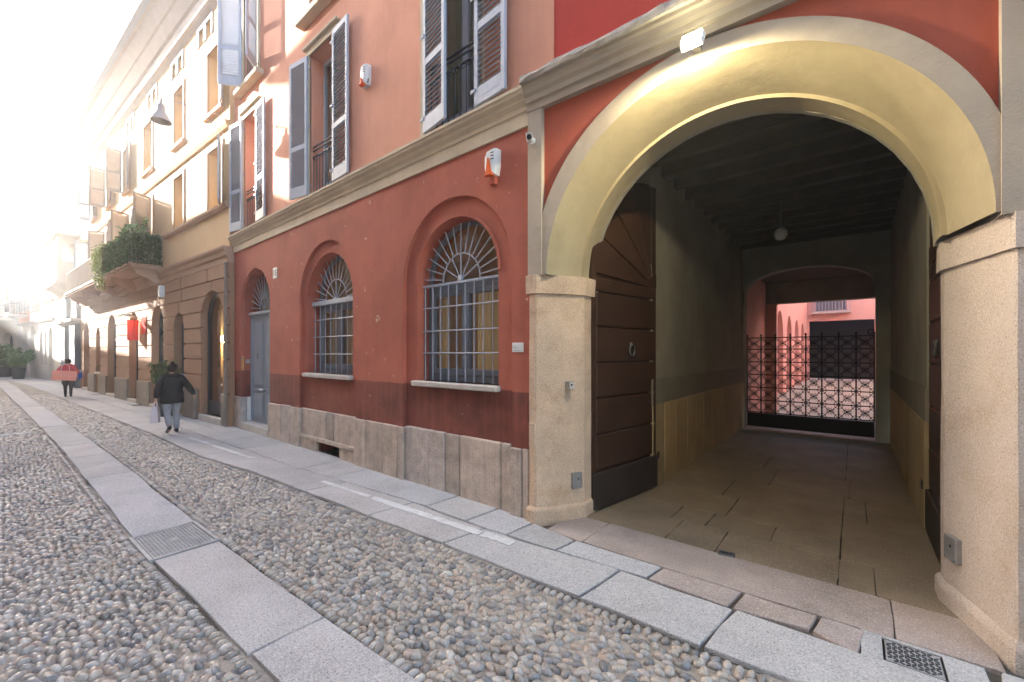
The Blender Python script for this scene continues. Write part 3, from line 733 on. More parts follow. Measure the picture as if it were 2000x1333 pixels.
link('knocker', kn.mesh('knocker', 'iron', True), door)
link('transom', MB().cbox(xa - .01, xb + .01, yd - .08, yd + .05, zc, zc + .07, .008).mesh('transom', 'greysteel'), door)
bars = []; fan(bars, cx, zc + .11, .80, .26, yd - .03, 15, 3)
bars.append(MB().tube([(cx + .26 * math.cos(math.pi * k / 18), yd - .03, zc + .11 + .26 * math.sin(math.pi * k / 18)) for k in range(19)], .0105, 6))
for b in bars: link('lunette_bar', b.mesh('lunette_bar', 'greysteel'), door)
pts = [(cx + .83 * math.cos(math.pi * k / 20), zc + .07 + .95 * math.sin(math.pi * k / 20)) for k in range(21)]
link('pane', MB().loft([[(p[0], yd + .02, p[1]) for p in pts], [(p[0], yd + .03, p[1]) for p in pts]]).mesh('pane', 'glass'), door)
rm = MB().box(xa - .2, xb + .2, yd + .06, yd + 2.5, 0, 4.0); rm.f.pop(2); link('hall', rm.mesh('hall', 'room'), door)
link('step', MB().cbox(xa - .0, xb + .0, 3.56, 3.90, -.03, .17, .012).mesh('step', 'sill'), door)
link('marble_jamb', MB().cbox(xa - .004, xa + .028, 3.705, 3.79, .17, .745, .004).mesh('marble_jamb', 'whitestone'), door)
# --- upper windows with shutters and railings
slat_me = {}
def shutter_leaf(parent, wd, h, m_, mx, bevel=True, split=.36, slats=True):
    st = .065; f_ = MB(); zm = h * split
    for e in ((0, st, 0, h), (wd - st, wd, 0, h)): f_.cbox(e[0], e[1], -.02, .02, e[2], e[3], .004)
    for z0, z1 in ((0, .20), (zm - .045, zm + .045), (h - .09, h)): f_.box(st, wd - st, -.018, .018, z0, z1)
    f_.box(st + .04, wd - st - .04, -.0195, .0195, .075, .082)
    o = link('shutter', f_.mesh('shutter', m_), parent, True, None); o.matrix_basis = mx
    key = (round(wd, 3), m_)
    if key not in slat_me: slat_me[key] = MB().box(st - .005, wd - st + .005, -.026, .026, -.004, .004).mesh('slat', m_)
    sp = .06
    for z0, z1 in ((.20, zm - .045), (zm + .045, h - .09)):
        n = int((z1 - z0) / sp)
        for k in range(n):
            z = z0 + (k + .5) * (z1 - z0) / n
            link('slat', slat_me[key], o, mx=Matrix.Translation((0, 0, z)) @ Matrix.Rotation(R(38), 4, 'X'))
    for z in (.18, h * .5, h - .2): link('hinge', MB().cbox(-.05, .04, -.034, -.022, z - .02, z + .02, .003).mesh('hinge', m_), o)
    return o
def leafL(x, y, z, th): return Matrix.Translation((x, y, z)) @ Matrix.Rotation(-R(th), 4, 'Z')
def leafR(x, y, z, th): return Matrix.Translation((x, y, z)) @ Matrix.Rotation(math.pi + R(th), 4, 'Z')
def upper_window(xa, xb, z0, z1, thL, thR, lw=.51, shut=True):
    f_ = MB(); y0, y1 = 3.575, 3.62                        # stone surround
    f_.box(xa - .12, xa - .0, y0, y1, z0 - .03, z1 + .12); f_.box(xb, xb + .12, y0, y1, z0 - .03, z1 + .12); f_.box(xa, xb, y0, y1, z1, z1 + .12)
    f_.cbox(xa - .16, xb + .16, y0 - .05, y1, z1 + .12, z1 + .17, .008)
    if z0 > 6: f_.cbox(xa - .3, xb + .3, 3.45, 3.66, z0 - .16, z0 - .03, .02)
    win = f_.build('window', 'cream', rh, True)
    j = MB(); yf = 3.88; cx = (xa + xb) / 2
    for e in ((xa, xa + .06, z0, z1), (xb - .06, xb, z0, z1), (cx - .05, cx + .05, z0, z1), (xa + .06, cx - .05, z1 - .08, z1), (cx + .05, xb - .06, z1 - .08, z1), (xa + .06, cx - .05, z0, z0 + .3), (cx + .05, xb - .06, z0, z0 + .3)): j.box(e[0], e[1], yf - .03, yf + .03, e[2], e[3])
    link('frame', j.mesh('frame', 'bluegrey'), win)
    for a, b in ((xa + .06, cx - .05), (cx + .05, xb - .06)): link('pane', MB().box(a, b, yf - .004, yf + .004, z0 + .3, z1 - .08).mesh('pane', 'glass'), win)
    rm = MB().box(xa - .3, xb + .3, yf + .12, yf + 2, z0 - .2, z1 + .1); rm.f.pop(2); link('room', rm.mesh('room', 'room'), win)
    cu = MB(); n = 40; r1 = [(xa + (xb - xa) * k / n, yf + .09 + .02 * math.sin(k * 1.9)) for k in range(n + 1)]
    for a, b in zip(r1, r1[1:]): cu.poly([(a[0], a[1], z0), (b[0], b[1], z0), (b[0], b[1], z1), (a[0], a[1], z1)])
    link('curtain', cu.mesh('curtain', 'curtain', True), win)
    rl = MB(); yr = 3.66
    for dz in (.92, .85, .74, .06): rl.box(xa, xb, yr - .012, yr + .012, z0 + dz - .008, z0 + dz + .008)
    n = int((xb - xa) / .105)
    for k in range(n + 1):
        x = xa + .02 + (xb - xa - .04) * k / n; rl.tube([(x, yr, z0 + .06), (x, yr, z0 + .74)], .008, 5); rl.lathe([(.004, -.03), (.02, -.01), (.02, .01), (.004, .03)], 6, (x, yr, z0 + .72))
        if k < n:
            d_ = (xb - xa - .04) / n
            rl.tube([(x + d_ * t / 6, yr, z0 + .72 - .05 * math.sin(math.pi * t / 6)) for t in range(7)], .005, 4)
            rl.tube([(x + d_ * t / 6, yr, z0 + .06 - .05 * math.sin(math.pi * t / 6) + .06) for t in range(7)], .005, 4)
    link('railing', rl.mesh('railing', 'iron'), win)
    if shut:
        h = z1 - z0 - .04
        if thL is not None: shutter_leaf(rh, lw, h, 'bluegrey', leafL(xa - .01, 3.555, z0 + .02, thL))
        if thR is not None: shutter_leaf(rh, lw, h, 'bluegrey', leafR(xb + .01, 3.555, z0 + .02, thR))
upper_window(*UW[0], ZU0, ZU1, 9, 175, .52)
upper_window(*UW[1], ZU0, ZU1, 171, 177, .54)
upper_window(*UW[2], ZU0, ZU1, 171, 177, .54)
upper_window(*UW[0], 8.05, 10.5, None, None); upper_window(*UW[1], 8.05, 10.5, None, None)
upper_window(*UW[2], 8.05, 10.5, 128, 140, .5)
# ================================================================== gateway house
gw = thing('gateway_house', 'gateway house with wide round carriage arch on rough granite piers', 'house', (-2.705, 3.57, 0), R(1.5))
CZ, CX0 = 2.62, 1.785
sp = (-.2, 0, 0, 2.62, 0)
wall(MB(), .10, 3.45, 2.60, 4.42, [(CX0 - 1.60, CX0 + 1.60, 2.0, 2.62, 1.6)], .045, .5).build('spandrel', 'redflat', gw)
# archivolt: outer arc (c 1.745, 2.67, r 1.68), inner arc (c 1.785, 2.62, r 1.55)
n = 72; A = MB(); oa = arc(1.755, 2.665, 1.685, 1.685, n, -1.5, 181.5); ia = arc(CX0, CZ, 1.555, 1.555, n)
A.loft([[(x, .12, z) for x, z in oa], [(x, .0, z) for x, z in oa], [(x, .0, z) for x, z in ia]], cap=False, closed=False)
A.build('archivolt', 'portal', gw)
# splayed soffit, small step, flat inner soffit
ib = arc(1.79, CZ, 1.425, 1.43, n); ic = arc(1.79, CZ, 1.395, 1.40, n)
MB().loft([[(x, .0, z) for x, z in ia], [(x, .50, z) for x, z in ib]], cap=False, closed=False).build('arch_soffit', 'soffit', gw, smooth=True)
MB().loft([[(x, .50, z) for x, z in ib], [(x, .504, z) for x, z in ic]], cap=False, closed=False).build('soffit_step', 'soffit', gw)
MB().loft([[(x, .504, z) for x, z in ic], [(x, .74, z) for x, z in ic]], cap=False, closed=False).build('inner_soffit', 'soffit', gw, smooth=True)
wall(MB(), .0, 3.6, 2.60, 4.45, [(1.79 - 1.395, 1.79 + 1.395, 2.0, CZ, 1.40)], .74, .80).build('inner_wall', 'passwall', gw)
MB().box(.0, .175, -.012, .12, 2.62, 4.40).build('pilaster_strip', 'portal', gw)
MB().box(3.36, 5.2, -.012, .6, 2.60, 4.38).build('right_pilaster', 'portal', gw)
MB().box(3.365, 5.2, -.02, .6, 4.38, 11.5).build('right_upper_pilaster', 'portal', gw)
sc_ = [(.2, 4.37), (-.02, 4.37), (-.025, 4.44), (-.05, 4.45), (-.055, 4.50), (-.08, 4.53), (-.085, 4.57), (-.10, 4.59), (-.10, 4.62), (.2, 4.62)]
MB().extr_x(sc_, -.01, 3.362).build('string_course', 'portal', gw)
cps = MB(); k_ = 30; rr = random.Random(11); rows = []
for k in range(k_ + 1):
    x = -.02 + 3.38 * k / k_; j = lambda s_: rr.gauss(0, s_)
    rows.append([(x, .1, 4.622), (x, -.135 + j(.006), 4.622 + j(.002)), (x, -.145 + j(.008), 4.66 + j(.006)), (x, -.12 + j(.006), 4.705 + j(.007)), (x, .1, 4.74)])
cps.loft(rows); cps.build('coping', 'coping', gw)
MB().box(.30, 3.364, .03, .5, 4.70, 11.5).build('upper_wall', 'deepred', gw)
MB().box(-.2, 5.3, -.5, 7.0, 11.5, 11.7).build('roof', 'tile', gw)
def arcpts(p, c, q, n=7):            # quadratic curve
    return [((1 - t) ** 2 * p[0] + 2 * t * (1 - t) * c[0] + t * t * q[0], (1 - t) ** 2 * p[1] + 2 * t * (1 - t) * c[1] + t * t * q[1]) for t in [k / n for k in range(n + 1)]]
def grow(poly, d):          # outward offset of a plan outline
    out = []; n_ = len(poly); ar = sum(poly[k - 1][0] * poly[k][1] - poly[k][0] * poly[k - 1][1] for k in range(n_)); sg_ = 1 if ar > 0 else -1
    for k in range(n_):
        a, b, c = (Vector(poly[(k + j) % n_]) for j in (-1, 0, 1)); e1 = (b - a).normalized(); e2 = (c - b).normalized()
        n1 = Vector((e1.y, -e1.x)) * sg_; n2 = Vector((e2.y, -e2.x)) * sg_; m = (n1 + n2); m = m / max(.35, m.dot(n1)); out.append((b.x + m.x * d, b.y + m.y * d))
    return out
def grow_old(poly, d):
    cx_ = sum(p[0] for p in poly) / len(poly); cy_ = sum(p[1] for p in poly) / len(poly); out = []
    for p in poly:
        v = Vector((p[0] - cx_, p[1] - cy_)); out.append((p[0] + v.normalized().x * d, p[1] + v.normalized().y * d))
    return out
PLp = [(.012, .72), (.012, .0), (.085, -.012)] + arcpts((.11, -.005), (.285, .185), (.425, .46)) + [(.425, .72)]
PRp = [(3.225, .80), (3.225, .66), (3.29, .45), (3.355, .23), (3.415, .02), (3.425, .005), (4.9, .0), (4.9, .80)]
def rough_prism(poly, z0, z1, nz, amp, seed):
    r_ = random.Random(seed); n_ = len(poly); m_ = MB()
    m_.loft([[(x + r_.gauss(0, amp), y + r_.gauss(0, amp), z0 + (z1 - z0) * k / nz) for x, y in poly] for k in range(nz + 1)]); return m_
pl = rough_prism(PLp, .165, 2.43, 8, .0015, 1).build('pier', 'granite', gw)
link('capital', rough_prism(grow(PLp, .028), 2.43, 2.625, 2, .002, 2).mesh('capital', 'granite'), pl)
bp = grow(PLp, .03); m_ = MB(); m_.loft([[(x, y, -.04) for x, y in bp], [(x, y, .13) for x, y in bp], [(x, y, .15) for x, y in grow(PLp, .024)], [(x, y, .17) for x, y in grow(PLp, .004)]]); link('base', m_.mesh('base', 'granite'), pl)
pr = rough_prism(PRp, .155, 2.40, 8, .0015, 3).build('pier', 'granite2', gw)
link('capital', rough_prism(grow(PRp, .022), 2.40, 2.605, 2, .002, 4).mesh('capital', 'granite2'), pr)
bp = grow(PRp, .03); m_ = MB(); m_.loft([[(x, y, -.04) for x, y in bp], [(x, y, .11) for x, y in bp], [(x, y, .13) for x, y in grow(PRp, .024)], [(x, y, .16) for x, y in grow(PRp, .004)]]); link('base', m_.mesh('base', 'granite2'), pr)
MB().cbox(.02, .10, -.022, .03, .80, 1.06, .006).build('patch_stone', 'granite', gw)
# --- passage
WLx, WRx = -2.075, .555
def pw(name, m_, mb): return mb.build(name, m_, gw, True)
pw('passage_wall', 'passwall', MB().box(WLx - .65, WLx, 5.42, 11.25, 1.45, 4.5))
pw('passage_wall', 'passwall', MB().box(WRx, WRx + .65, 5.85, 11.25, 1.45, 4.5))
pw('wall_band', 'passband', MB().box(WLx - .25, WLx + .012, 5.42, 11.2, 1.11, 1.45)); pw('wall_band', 'passband', MB().box(WRx - .012, WRx + .25, 5.85, 11.2, 1.11, 1.45))
y = 5.43
while y < 11.1:
    y2 = min(y + rg.uniform(.42, .58), 11.2)
    pw('stone_panel', 'passpanel', MB().cbox(WLx - .25, WLx + .016 + rg.uniform(-.004, .004), y + .004, y2 - .004, -.02, 1.108, .007)); pw('stone_panel', 'passpanel', MB().cbox(WRx - .016, WRx + .25, max(y, 5.86) + .003, max(y2, 5.9) - .003, -.02, 1.108, .005)) if y2 > 5.9 else None
    y = y2
# recesses behind the open leaves
pw('leaf_recess', 'passwall', MB().box(-2.7, -2.42, 4.08, 5.42, 0, 4.5)); pw('leaf_recess', 'passwall', MB().box(.86, 1.1, 4.3, 5.85, 0, 4.5))
pw('passage_ceiling', 'timber_and_shade', MB().box(-2.7, 1.1, 4.3, 11.3, 4.42, 4.5))
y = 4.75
while y < 11.0: pw('ceiling_beam', 'timber_and_shade', MB().cbox(-2.5, .9, y, y + .15, 4.24, 4.419, .01)); y += .52
wall(MB(), -2.2, .7, 0, 4.5, [(-2.03, .33, -.1, 3.22, .5)], 11.2, 11.5, True).build('end_wall', 'passwall', gw, True)
# portico bay behind the iron gate
pw('portico_wall', 'courtpink', MB().box(-2.3, -2.05, 11.5, 14.4, 0, 4.0)); pw('portico_wall', 'passwall', MB().box(.46, .7, 11.5, 14.4, 0, 4.0))
pw('portico_ceiling', 'timber_and_shade', MB().box(-2.3, .7, 11.5, 14.4, 3.85, 4.0)); pw('portico_lintel', 'passwall', MB().box(-2.3, .7, 14.4, 14.7, 3.25, 4.6)); pw('portico_pillar', 'courtpink', MB().box(-2.3, -1.78, 14.4, 14.7, 0, 3.25))
pw('rear_wall', 'courtpink', MB().box(-9.0, 6.5, 14.7, 14.9, 4.0, 10.5)); pw('rear_wall', 'courtpink', MB().box(.7, 6.5, 14.7, 14.9, 0, 4.0)); pw('rear_roof', 'tile', MB().box(-2.7, 6.5, 10.4, 15.3, 10.5, 10.7)); pw('upper_floor', 'passwall', MB().box(-2.7, 2.6, 4.5, 14.7, 4.62, 4.7))
# --- carriage door leaves
LW, LSP, LR = 1.36, 2.50, 1.53
def gate_leaf(mx, ring_side):
    f_ = MB(); th = .035
    for e in ((0, .07, 0.03, LSP + .5), (LW - .05, LW, .03, LSP + LR - .03)): f_.box(e[0], e[1], -th, th - .012, e[2], e[3])
    f_.box(0, LW, -th, 0, .03, LSP)
    outer = [(LW - LR * math.cos(R(a)) * .985, LSP + LR * math.sin(R(a))) for a in range(0, 91, 6)]
    pts = [(LW, LSP)] + [(max(0, x), z) for x, z in outer]
    f_.loft([[(x, -th, z) for x, z in pts], [(x, -.002, z) for x, z in pts]])
    o = link('door', f_.mesh('door', 'wood'), gw, True); o.matrix_basis = mx
    link('kick_board', MB().cbox(.0, LW, -.002, .055, .03, .44, .012).mesh('kick_board', 'kick'), o)
    zs = [.46, .87, 1.28, 1.69, 2.10, 2.50]
    for a, b in zip(zs, zs[1:]): link('plank', MB().cbox(.07, LW - .005, -.001, .028, a + .006, b - .006, .012).mesh('plank', 'wood'), o)
    link('plank', MB().cbox(.05, LW - .005, -.001, .028, LSP + .006, LSP + .16, .012).mesh('plank', 'wood'), o)
    cx_, cz_ = LW, LSP + .16; rr0 = .2
    angs = [2, 24, 46, 68, 89.5]
    for a, b in zip(angs, angs[1:]):
        q = [(cx_ - rr0 * math.cos(R(t)), cz_ + rr0 * math.sin(R(t))) for t in (a + 2.5, (a + b) / 2, b - 2.5)] + [(max(.02, cx_ - (LR - .06) * math.cos(R(t))), cz_ + (LR - .19) * math.sin(R(t))) for t in (b - .5, (a + b) / 2, a + .5)]
        link('plank', MB().loft([[(x, -.001, z) for x, z in q], [(x, .024, z) for x, z in q]]).mesh('plank', 'wood'), o)
    q = [(cx_ - .19 * math.cos(R(t)), cz_ + .19 * math.sin(R(t))) for t in range(0, 91, 15)] + [(cx_, cz_)]
    link('plank', MB().loft([[(x, -.001, z) for x, z in q], [(x, .03, z) for x, z in q]]).mesh('plank', 'wood'), o)
    rg_ = MB().tube([(LW * .56 + .055 * math.cos(a), .045, 1.83 + .065 * math.sin(a)) for a in [2 * math.pi * k / 18 for k in range(18)]], .013, 7, True); rg_.lathe([(.04, .027), (.04, .035), (.015, .05), (.012, .062)], 12, (LW * .56, 0, 1.895), 'y')
    link('ring_knocker', rg_.mesh('ring_knocker', 'iron', True), o); return o
# left leaf: hinge by the left pier, opened inwards; its outer face shows
def leaf_mx(h, far, flip):
    d = Vector((far[0] - h[0], far[1] - h[1], 0)).normalized(); nrm = Vector((d.y, -d.x, 0)) if not flip else Vector((-d.y, d.x, 0))
    m_ = Matrix.Identity(4); m_.col[0][:3] = d; m_.col[1][:3] = nrm; m_.col[2][:3] = (0, 0, 1); m_.col[3][:3] = (h[0], h[1], .0); return m_
gate_leaf(leaf_mx((-2.30, 4.20), (-2.10, 5.42), False), 1)
gate_leaf(leaf_mx((.60, 4.52), (.60, 5.85), True), 1)
# ================================================================== wrought iron gate
ig = thing('iron_gate', 'low black wrought iron gate with star lattice at the far end of the passage', 'gate', (-.86, 11.36, .0), 0)
gx0, gx1 = -1.14, 1.17; zr = [.40, .69, .99, 1.29, 1.59, 1.89, 2.16]
MB().cbox(gx0, gx1, -.02, .02, .06, .38, .006).build('bottom_panel', 'blackiron', ig)
for k in range(9):
    x = gx0 + (gx1 - gx0) * k / 8; MB().box(x - .013, x + .013, -.013, .013, .38, 2.19).build('upright', 'blackiron', ig); MB().lathe([(.008, 2.19), (.022, 2.205), (.022, 2.225), (.004, 2.25)], 8, (x, 0, 0)).build('finial', 'blackiron', ig)
for z in zr: MB().box(gx0, gx1, -.010, .010, z - .011, z + .011).build('rail', 'blackiron', ig)
cw = (gx1 - gx0) / 8
def star(h):
    m_ = MB(); r_ = .0075
    for s_ in (1, -1):
        m_.tube([(-cw / 2, 0, -s_ * h / 2), (-cw * .12, 0, -s_ * h * .08), (0, 0, 0), (cw * .12, 0, s_ * h * .08), (cw / 2, 0, s_ * h / 2)], r_, 4)
    for a in range(8):
        t = math.pi / 4 * a + math.pi / 8; m_.tube([(.04 * math.cos(t - .3), 0, .04 * math.sin(t - .3)), (.085 * math.cos(t), 0, .085 * math.sin(t)), (.04 * math.cos(t + .3), 0, .04 * math.sin(t + .3))], .006, 4)
    m_.lathe([(.02, -.012), (.028, 0), (.02, .012)], 8, (0, 0, 0), 'y')
    for sx in (-1, 1):
        for sz in (-1, 1): m_.tube([(sx * cw * .5, 0, sz * h * .22), (sx * cw * .30, 0, sz * h * .26), (sx * cw * .24, 0, sz * h * .5)], .006, 4)
    return m_
sm = [star(.295).mesh('star_ornament', 'blackiron'), star(.26).mesh('star_ornament', 'blackiron')]
for r_ in range(6):
    for k in range(8): link('star_ornament', sm[1 if r_ == 5 else 0], ig, mx=Matrix.Translation((gx0 + cw * (k + .5), 0, (zr[r_] + zr[r_ + 1]) / 2)))
MB().tube([(gx1 - .05 + .05 * math.cos(a), 0, 2.24 + .05 * math.sin(a)) for a in [2 * math.pi * k / 14 for k in range(14)]], .012, 6, True).build('scroll', 'blackiron', ig)
# ================================================================== courtyard
cf = structure(MB().box(-3.2, 6.4, 11.5, 38, -.1, .0).build('courtyard_floor', 'courtfloor'))
ch = thing('courtyard_house', 'pink courtyard house with arches and dark open portico seen through the gate', 'house', (0, 34, 0))
cl = MB(); ops_ = [(16.6 + 3.3 * k, 18.6 + 3.3 * k, 0, 2.6, 1.0) for k in range(5)]
tmp = MB(); wall(tmp, 14.9, 34, 0, 9.5, ops_, 0, .5, True)
cl.v = [(-2.45 - v[1], v[0], v[2]) for v in tmp.v]; cl.f = tmp.f; cl.build('arcade_wall', 'courtpink', ch, True)
MB().box(-3.3, -3.1, 14.9, 34, 0, 9.5).build('arcade_back', 'courtpink', ch, True)
wall(MB(), -3.2, 6.4, 0, 9.5, [(-2.35, .95, 0, 3.9, 0), (1.4, 4.6, 0, 3.9, 0), (-2.0, -.4, 4.52, 6.6, 0)], 34, 34.5, True).build('wall', 'courtpink', ch, True)
MB().box(-3.2, 6.4, 37.4, 37.6, 0, 4.4).build('portico_back', 'timber_and_shade', ch, True); MB().box(-3.2, -3.0, 34.5, 37.4, 0, 4.1).build('portico_side', 'timber_and_shade', ch, True); MB().box(6.2, 6.4, 34.5, 37.4, 0, 4.1).build('portico_side', 'timber_and_shade', ch, True); MB().box(-3.2, 6.4, 34.5, 37.6, 4.1, 4.4).build('portico_ceiling', 'timber_and_shade', ch, True)  # dark timber colour inside the portico stands in for its shade
MB().box(6.4, 6.7, 14.9, 38, 0, 9.5).build('side_wall', 'courtpink', ch, True)
cwn = MB().box(-2.0, -.4, 34.25, 34.3, 4.52, 6.6).build('window', 'winframe', ch, True); link('pane', MB().box(-1.9, -.5, 34.23, 34.24, 4.6, 6.5).mesh('pane', 'glass'), cwn)
rl = MB().box(-2.2, -.2, 33.5, 34.0, 4.35, 4.5).build('balcony', 'sill', ch, True)
for k in range(12): link('baluster', MB().box(-2.15 + k * .17, -2.11 + k * .17, 33.53, 33.57, 4.5, 5.3).mesh('baluster', 'greysteel'), rl)
link('handrail', MB().box(-2.2, -.2, 33.51, 33.59, 5.3, 5.36).mesh('handrail', 'greysteel'), rl)
MB().lathe([(.16, 0), (.16, .2), (.12, .25), (.11, 3.5), (.17, 3.65), (.17, 3.9)], 14, (1.17, 34.1, 0)).build('column', 'sill', ch, True)
MB().box(-2.35, .95, 33.7, 34.1, .0, .13).build('step', 'whitestone', ch, True)
# ================================================================== brown house
BP, BQ = (-11.80, 3.50), (-30.15, 2.53)
def frame(p, q): return math.atan2(p[1] - q[1], p[0] - q[0])
def onS(u, p, q, v=None):
    d = ray(u, HYP if v is None else v); nx, ny = q[1] - p[1], p[0] - q[0]; t = (p[0] * nx + p[1] * ny) / (d[0] * nx + d[1] * ny)
    x, y = t * d[0], t * d[1]; L = math.hypot(q[0] - p[0], q[1] - p[1])
    return ((x - p[0]) * (q[0] - p[0]) + (y - p[1]) * (q[1] - p[1])) / L, EYE + t * d[2]
bh = thing('brown_house', 'brown rusticated house with arched shop doors, ochre upper wall and ivy balcony', 'house', (*BP, 0), frame(BP, BQ))
BL = 18.6
def O(s0, s1, zb, top): r_ = (s1 - s0) / 2; return (-s1, -s0, zb, top - r_, r_)
bops = [O(.28, 1.80, .17, 3.42), O(3.15, 4.05, 1.18, 2.98), O(5.02, 6.35, .12, 3.33), O(7.95, 9.2, .12, 3.3), O(11.2, 12.7, .12, 3.4), O(14.1, 15.0, .95, 2.95), O(16.5, 17.9, .12, 3.3)]
wall(MB(), -BL, 0, 0, 4.02, bops, 0, .42).build('wall', 'brown', bh)
rows = [.80, 1.22, 1.64, 2.06, 2.48, 2.90, 3.30, 3.66, 4.02]; g_ = .017
for r_, (z0, z1) in enumerate(zip(rows, rows[1:])):
    cuts = {-BL, 0.}
    for op in bops:
        if op[2] < z1 and op[3] + op[4] > z0 + .02: cuts.add((op[0] + op[1]) / 2)
    cs = sorted(cuts); full = []
    for a, b in zip(cs, cs[1:]):
        n_ = max(1, round((b - a) / 2.1)) if z0 > 2.8 else 1
        o_ = .35 * (r_ % 2) if n_ > 1 else 0
        full += [a] + [a + (b - a) * (k + o_) / n_ for k in range(1, n_)]
    full.append(0.)
    for a, b in zip(full, full[1:]):
        m_ = MB(); wall(m_, a + g_, b - g_, z0 + g_, z1 - g_, bops, -.045, .0, nseg=14)
        if m_.f: m_.build('block', 'brown', bh)
MB().box(-BL, 0, -.02, .0, 0, .80) if False else None
piers = [(0, .28), (1.80, 3.15), (4.05, 5.02), (6.35, 7.95), (9.2, 11.2), (12.7, 14.1), (15.0, 16.5), (17.9, BL)]
for k, (a, b) in enumerate(piers):
    MB().cbox(-b + .01, -a - .01, -.045, 0, 0, .783, .008).build('block', 'brown', bh)
    if k in (0,): MB().cbox(-.29, -.03, -.10, -.03, 0, .80, .02).build('corner_stone', 'stoneblock', bh)
    elif k == 1: MB().cbox(-2.95, -2.0, -.14, -.03, 0, .84, .02).build('corner_stone', 'stoneblock', bh)
    elif b - a > .9:
        for c_ in ((a + .05, b - .05),): MB().cbox(-c_[1], -c_[0], -.11, -.03, 0, .84, .02).build('corner_stone', 'stoneblock', bh)
def cor(z0, z1, d, m_='brownlight', nm='cornice', x0=-BL, x1=.0): MB().extr_x([(.1, z0), (-.035, z0), (-.04, z0 + (z1 - z0) * .35), (-.04 - d * .35, z0 + (z1 - z0) * .45), (-.04 - d * .45, z0 + (z1 - z0) * .7), (-.04 - d * .9, z0 + (z1 - z0) * .82), (-.04 - d, z1 - .03), (-.04 - d, z1), (.1, z1 + .02)], x0, x1).build(nm, m_, bh)
cor(4.02, 4.40, .13)
# upper wall and windows
fl1 = [(.45, 1.40, 5.50, 7.05), (3.30, 4.15, 5.50, 7.05), (6.4, 7.5, 4.60, 7.0), (9.2, 10.3, 4.6, 7.0), (12.0, 13.1, 4.6, 7.0), (15.0, 16.1, 4.6, 7.0)]
fl2 = [(.45, 1.40, 8.0, 9.65), (3.3, 4.15, 8.0, 9.65), (6.4, 7.4, 8.0, 9.65), (9.3, 10.2, 8.0, 9.65), (12.0, 13.0, 8.0, 9.65), (15.1, 16.0, 8.0, 9.65)]
att = []
for c_ in (1.6, 3.85, 6.4, 9.2, 12.2, 15.4): att += [(c_ - .45, c_ - .08, 10.12, 10.55), (c_ + .08, c_ + .45, 10.12, 10.55)]
wall(MB(), -BL, 0, 4.4, 10.9, [(-b, -a, z0, z1, 0) for a, b, z0, z1 in fl1 + fl2 + att], .0, .4).build('upper_wall', 'ochre', bh)
def simple_shutter(parent, wd, h, m_, mx):
    f_ = MB()
    for e in ((0, .06, 0, h), (wd - .06, wd, 0, h), (.06, wd - .06, 0, .12), (.06, wd - .06, h * .42, h * .42 + .08), (.06, wd - .06, h - .08, h)): f_.box(e[0], e[1], -.02, .02, e[2], e[3])
    o = link('shutter', f_.mesh('shutter', m_), parent); o.matrix_basis = mx
    l_ = MB(); n_ = int(h / .06)
    for k in range(n_):
        z = .1 + (h - .2) * k / n_; l_.poly([(.055, -.018, z), (wd - .055, -.018, z), (wd - .055, .018, z + .05), (.055, .018, z + .05)])
    stuff(link('louvres', l_.mesh('louvres', m_), o)); return o
def far_window(parent, x0, x1, z0, z1, fm='brownlight', jm='bluegrey', sill=True, dep=.25):
    f_ = MB(); f_.box(x0 - .1, x0, -.03, .02, z0, z1 + .1); f_.box(x1, x1 + .1, -.03, .02, z0, z1 + .1); f_.box(x0, x1, -.03, .02, z1, z1 + .1)
    if sill: f_.box(x0 - .14, x1 + .14, -.09, .02, z0 - .09, z0)
    w_ = f_.build('window', fm, parent); j = MB(); c_ = (x0 + x1) / 2
    for e in ((x0, x0 + .06, z0, z1), (x1 - .06, x1, z0, z1), (c_ - .04, c_ + .04, z0, z1)): j.box(e[0], e[1], dep - .02, dep + .02, e[2], e[3])
    link('frame', j.mesh('frame', jm), w_); link('pane', MB().box(x0, x1, dep + .02, dep + .03, z0, z1).mesh('pane', 'glassdark'), w_)
    link('curtain', MB().box(x0 - .05, x1 + .05, dep + .12, dep + .14, z0 - .05, z1 + .05).mesh('curtain', 'curtain'), w_); return w_
for i, (a, b, z0, z1) in enumerate(fl1): far_window(bh, -b, -a, z0, z1)
for i, (a, b, z0, z1) in enumerate(fl2): far_window(bh, -b, -a, z0, z1)
for a, b, z0, z1 in att: far_window(bh, -b, -a, z0, z1, 'eave', sill=False, dep=.15)
for (a, b, z0, z1), tl, tr, m_ in ((fl1[0], None, 158, 'palegrey'), (fl1[2], 165, 120, 'beigeshut'), (fl1[3], 150, 110, 'beigeshut'), (fl1[4], 120, 160, 'beigeshut'), (fl1[5], 100, 150, 'greyshut'),
                               (fl2[0], None, 165, 'palegrey'), (fl2[3], 100, 165, 'beigeshut'), (fl2[4], 105, 165, 'beigeshut'), (fl2[5], 95, 160, 'greyshut')):
    w_ = (b - a) / 2; m2 = m_ if m_ != 'palegrey' else 'greyshut'
    if tl is not None: simple_shutter(bh, w_, z1 - z0, m2, leafL(-b, -.06, z0, tl))
    if tr is not None: simple_shutter(bh, w_, z1 - z0, m2, leafR(-a, -.06, z0, tr))
MB().extr_x([(.02, 5.36), (-.05, 5.36), (-.10, 5.42), (-.11, 5.48), (.02, 5.48)], -4.9, 0).build('sill_course', 'brownlight', bh)
MB().extr_x([(.02, 7.32), (-.05, 7.32), (-.09, 7.40), (-.11, 7.48), (.02, 7.50)], -BL, 0).build('string_course', 'ochre', bh)
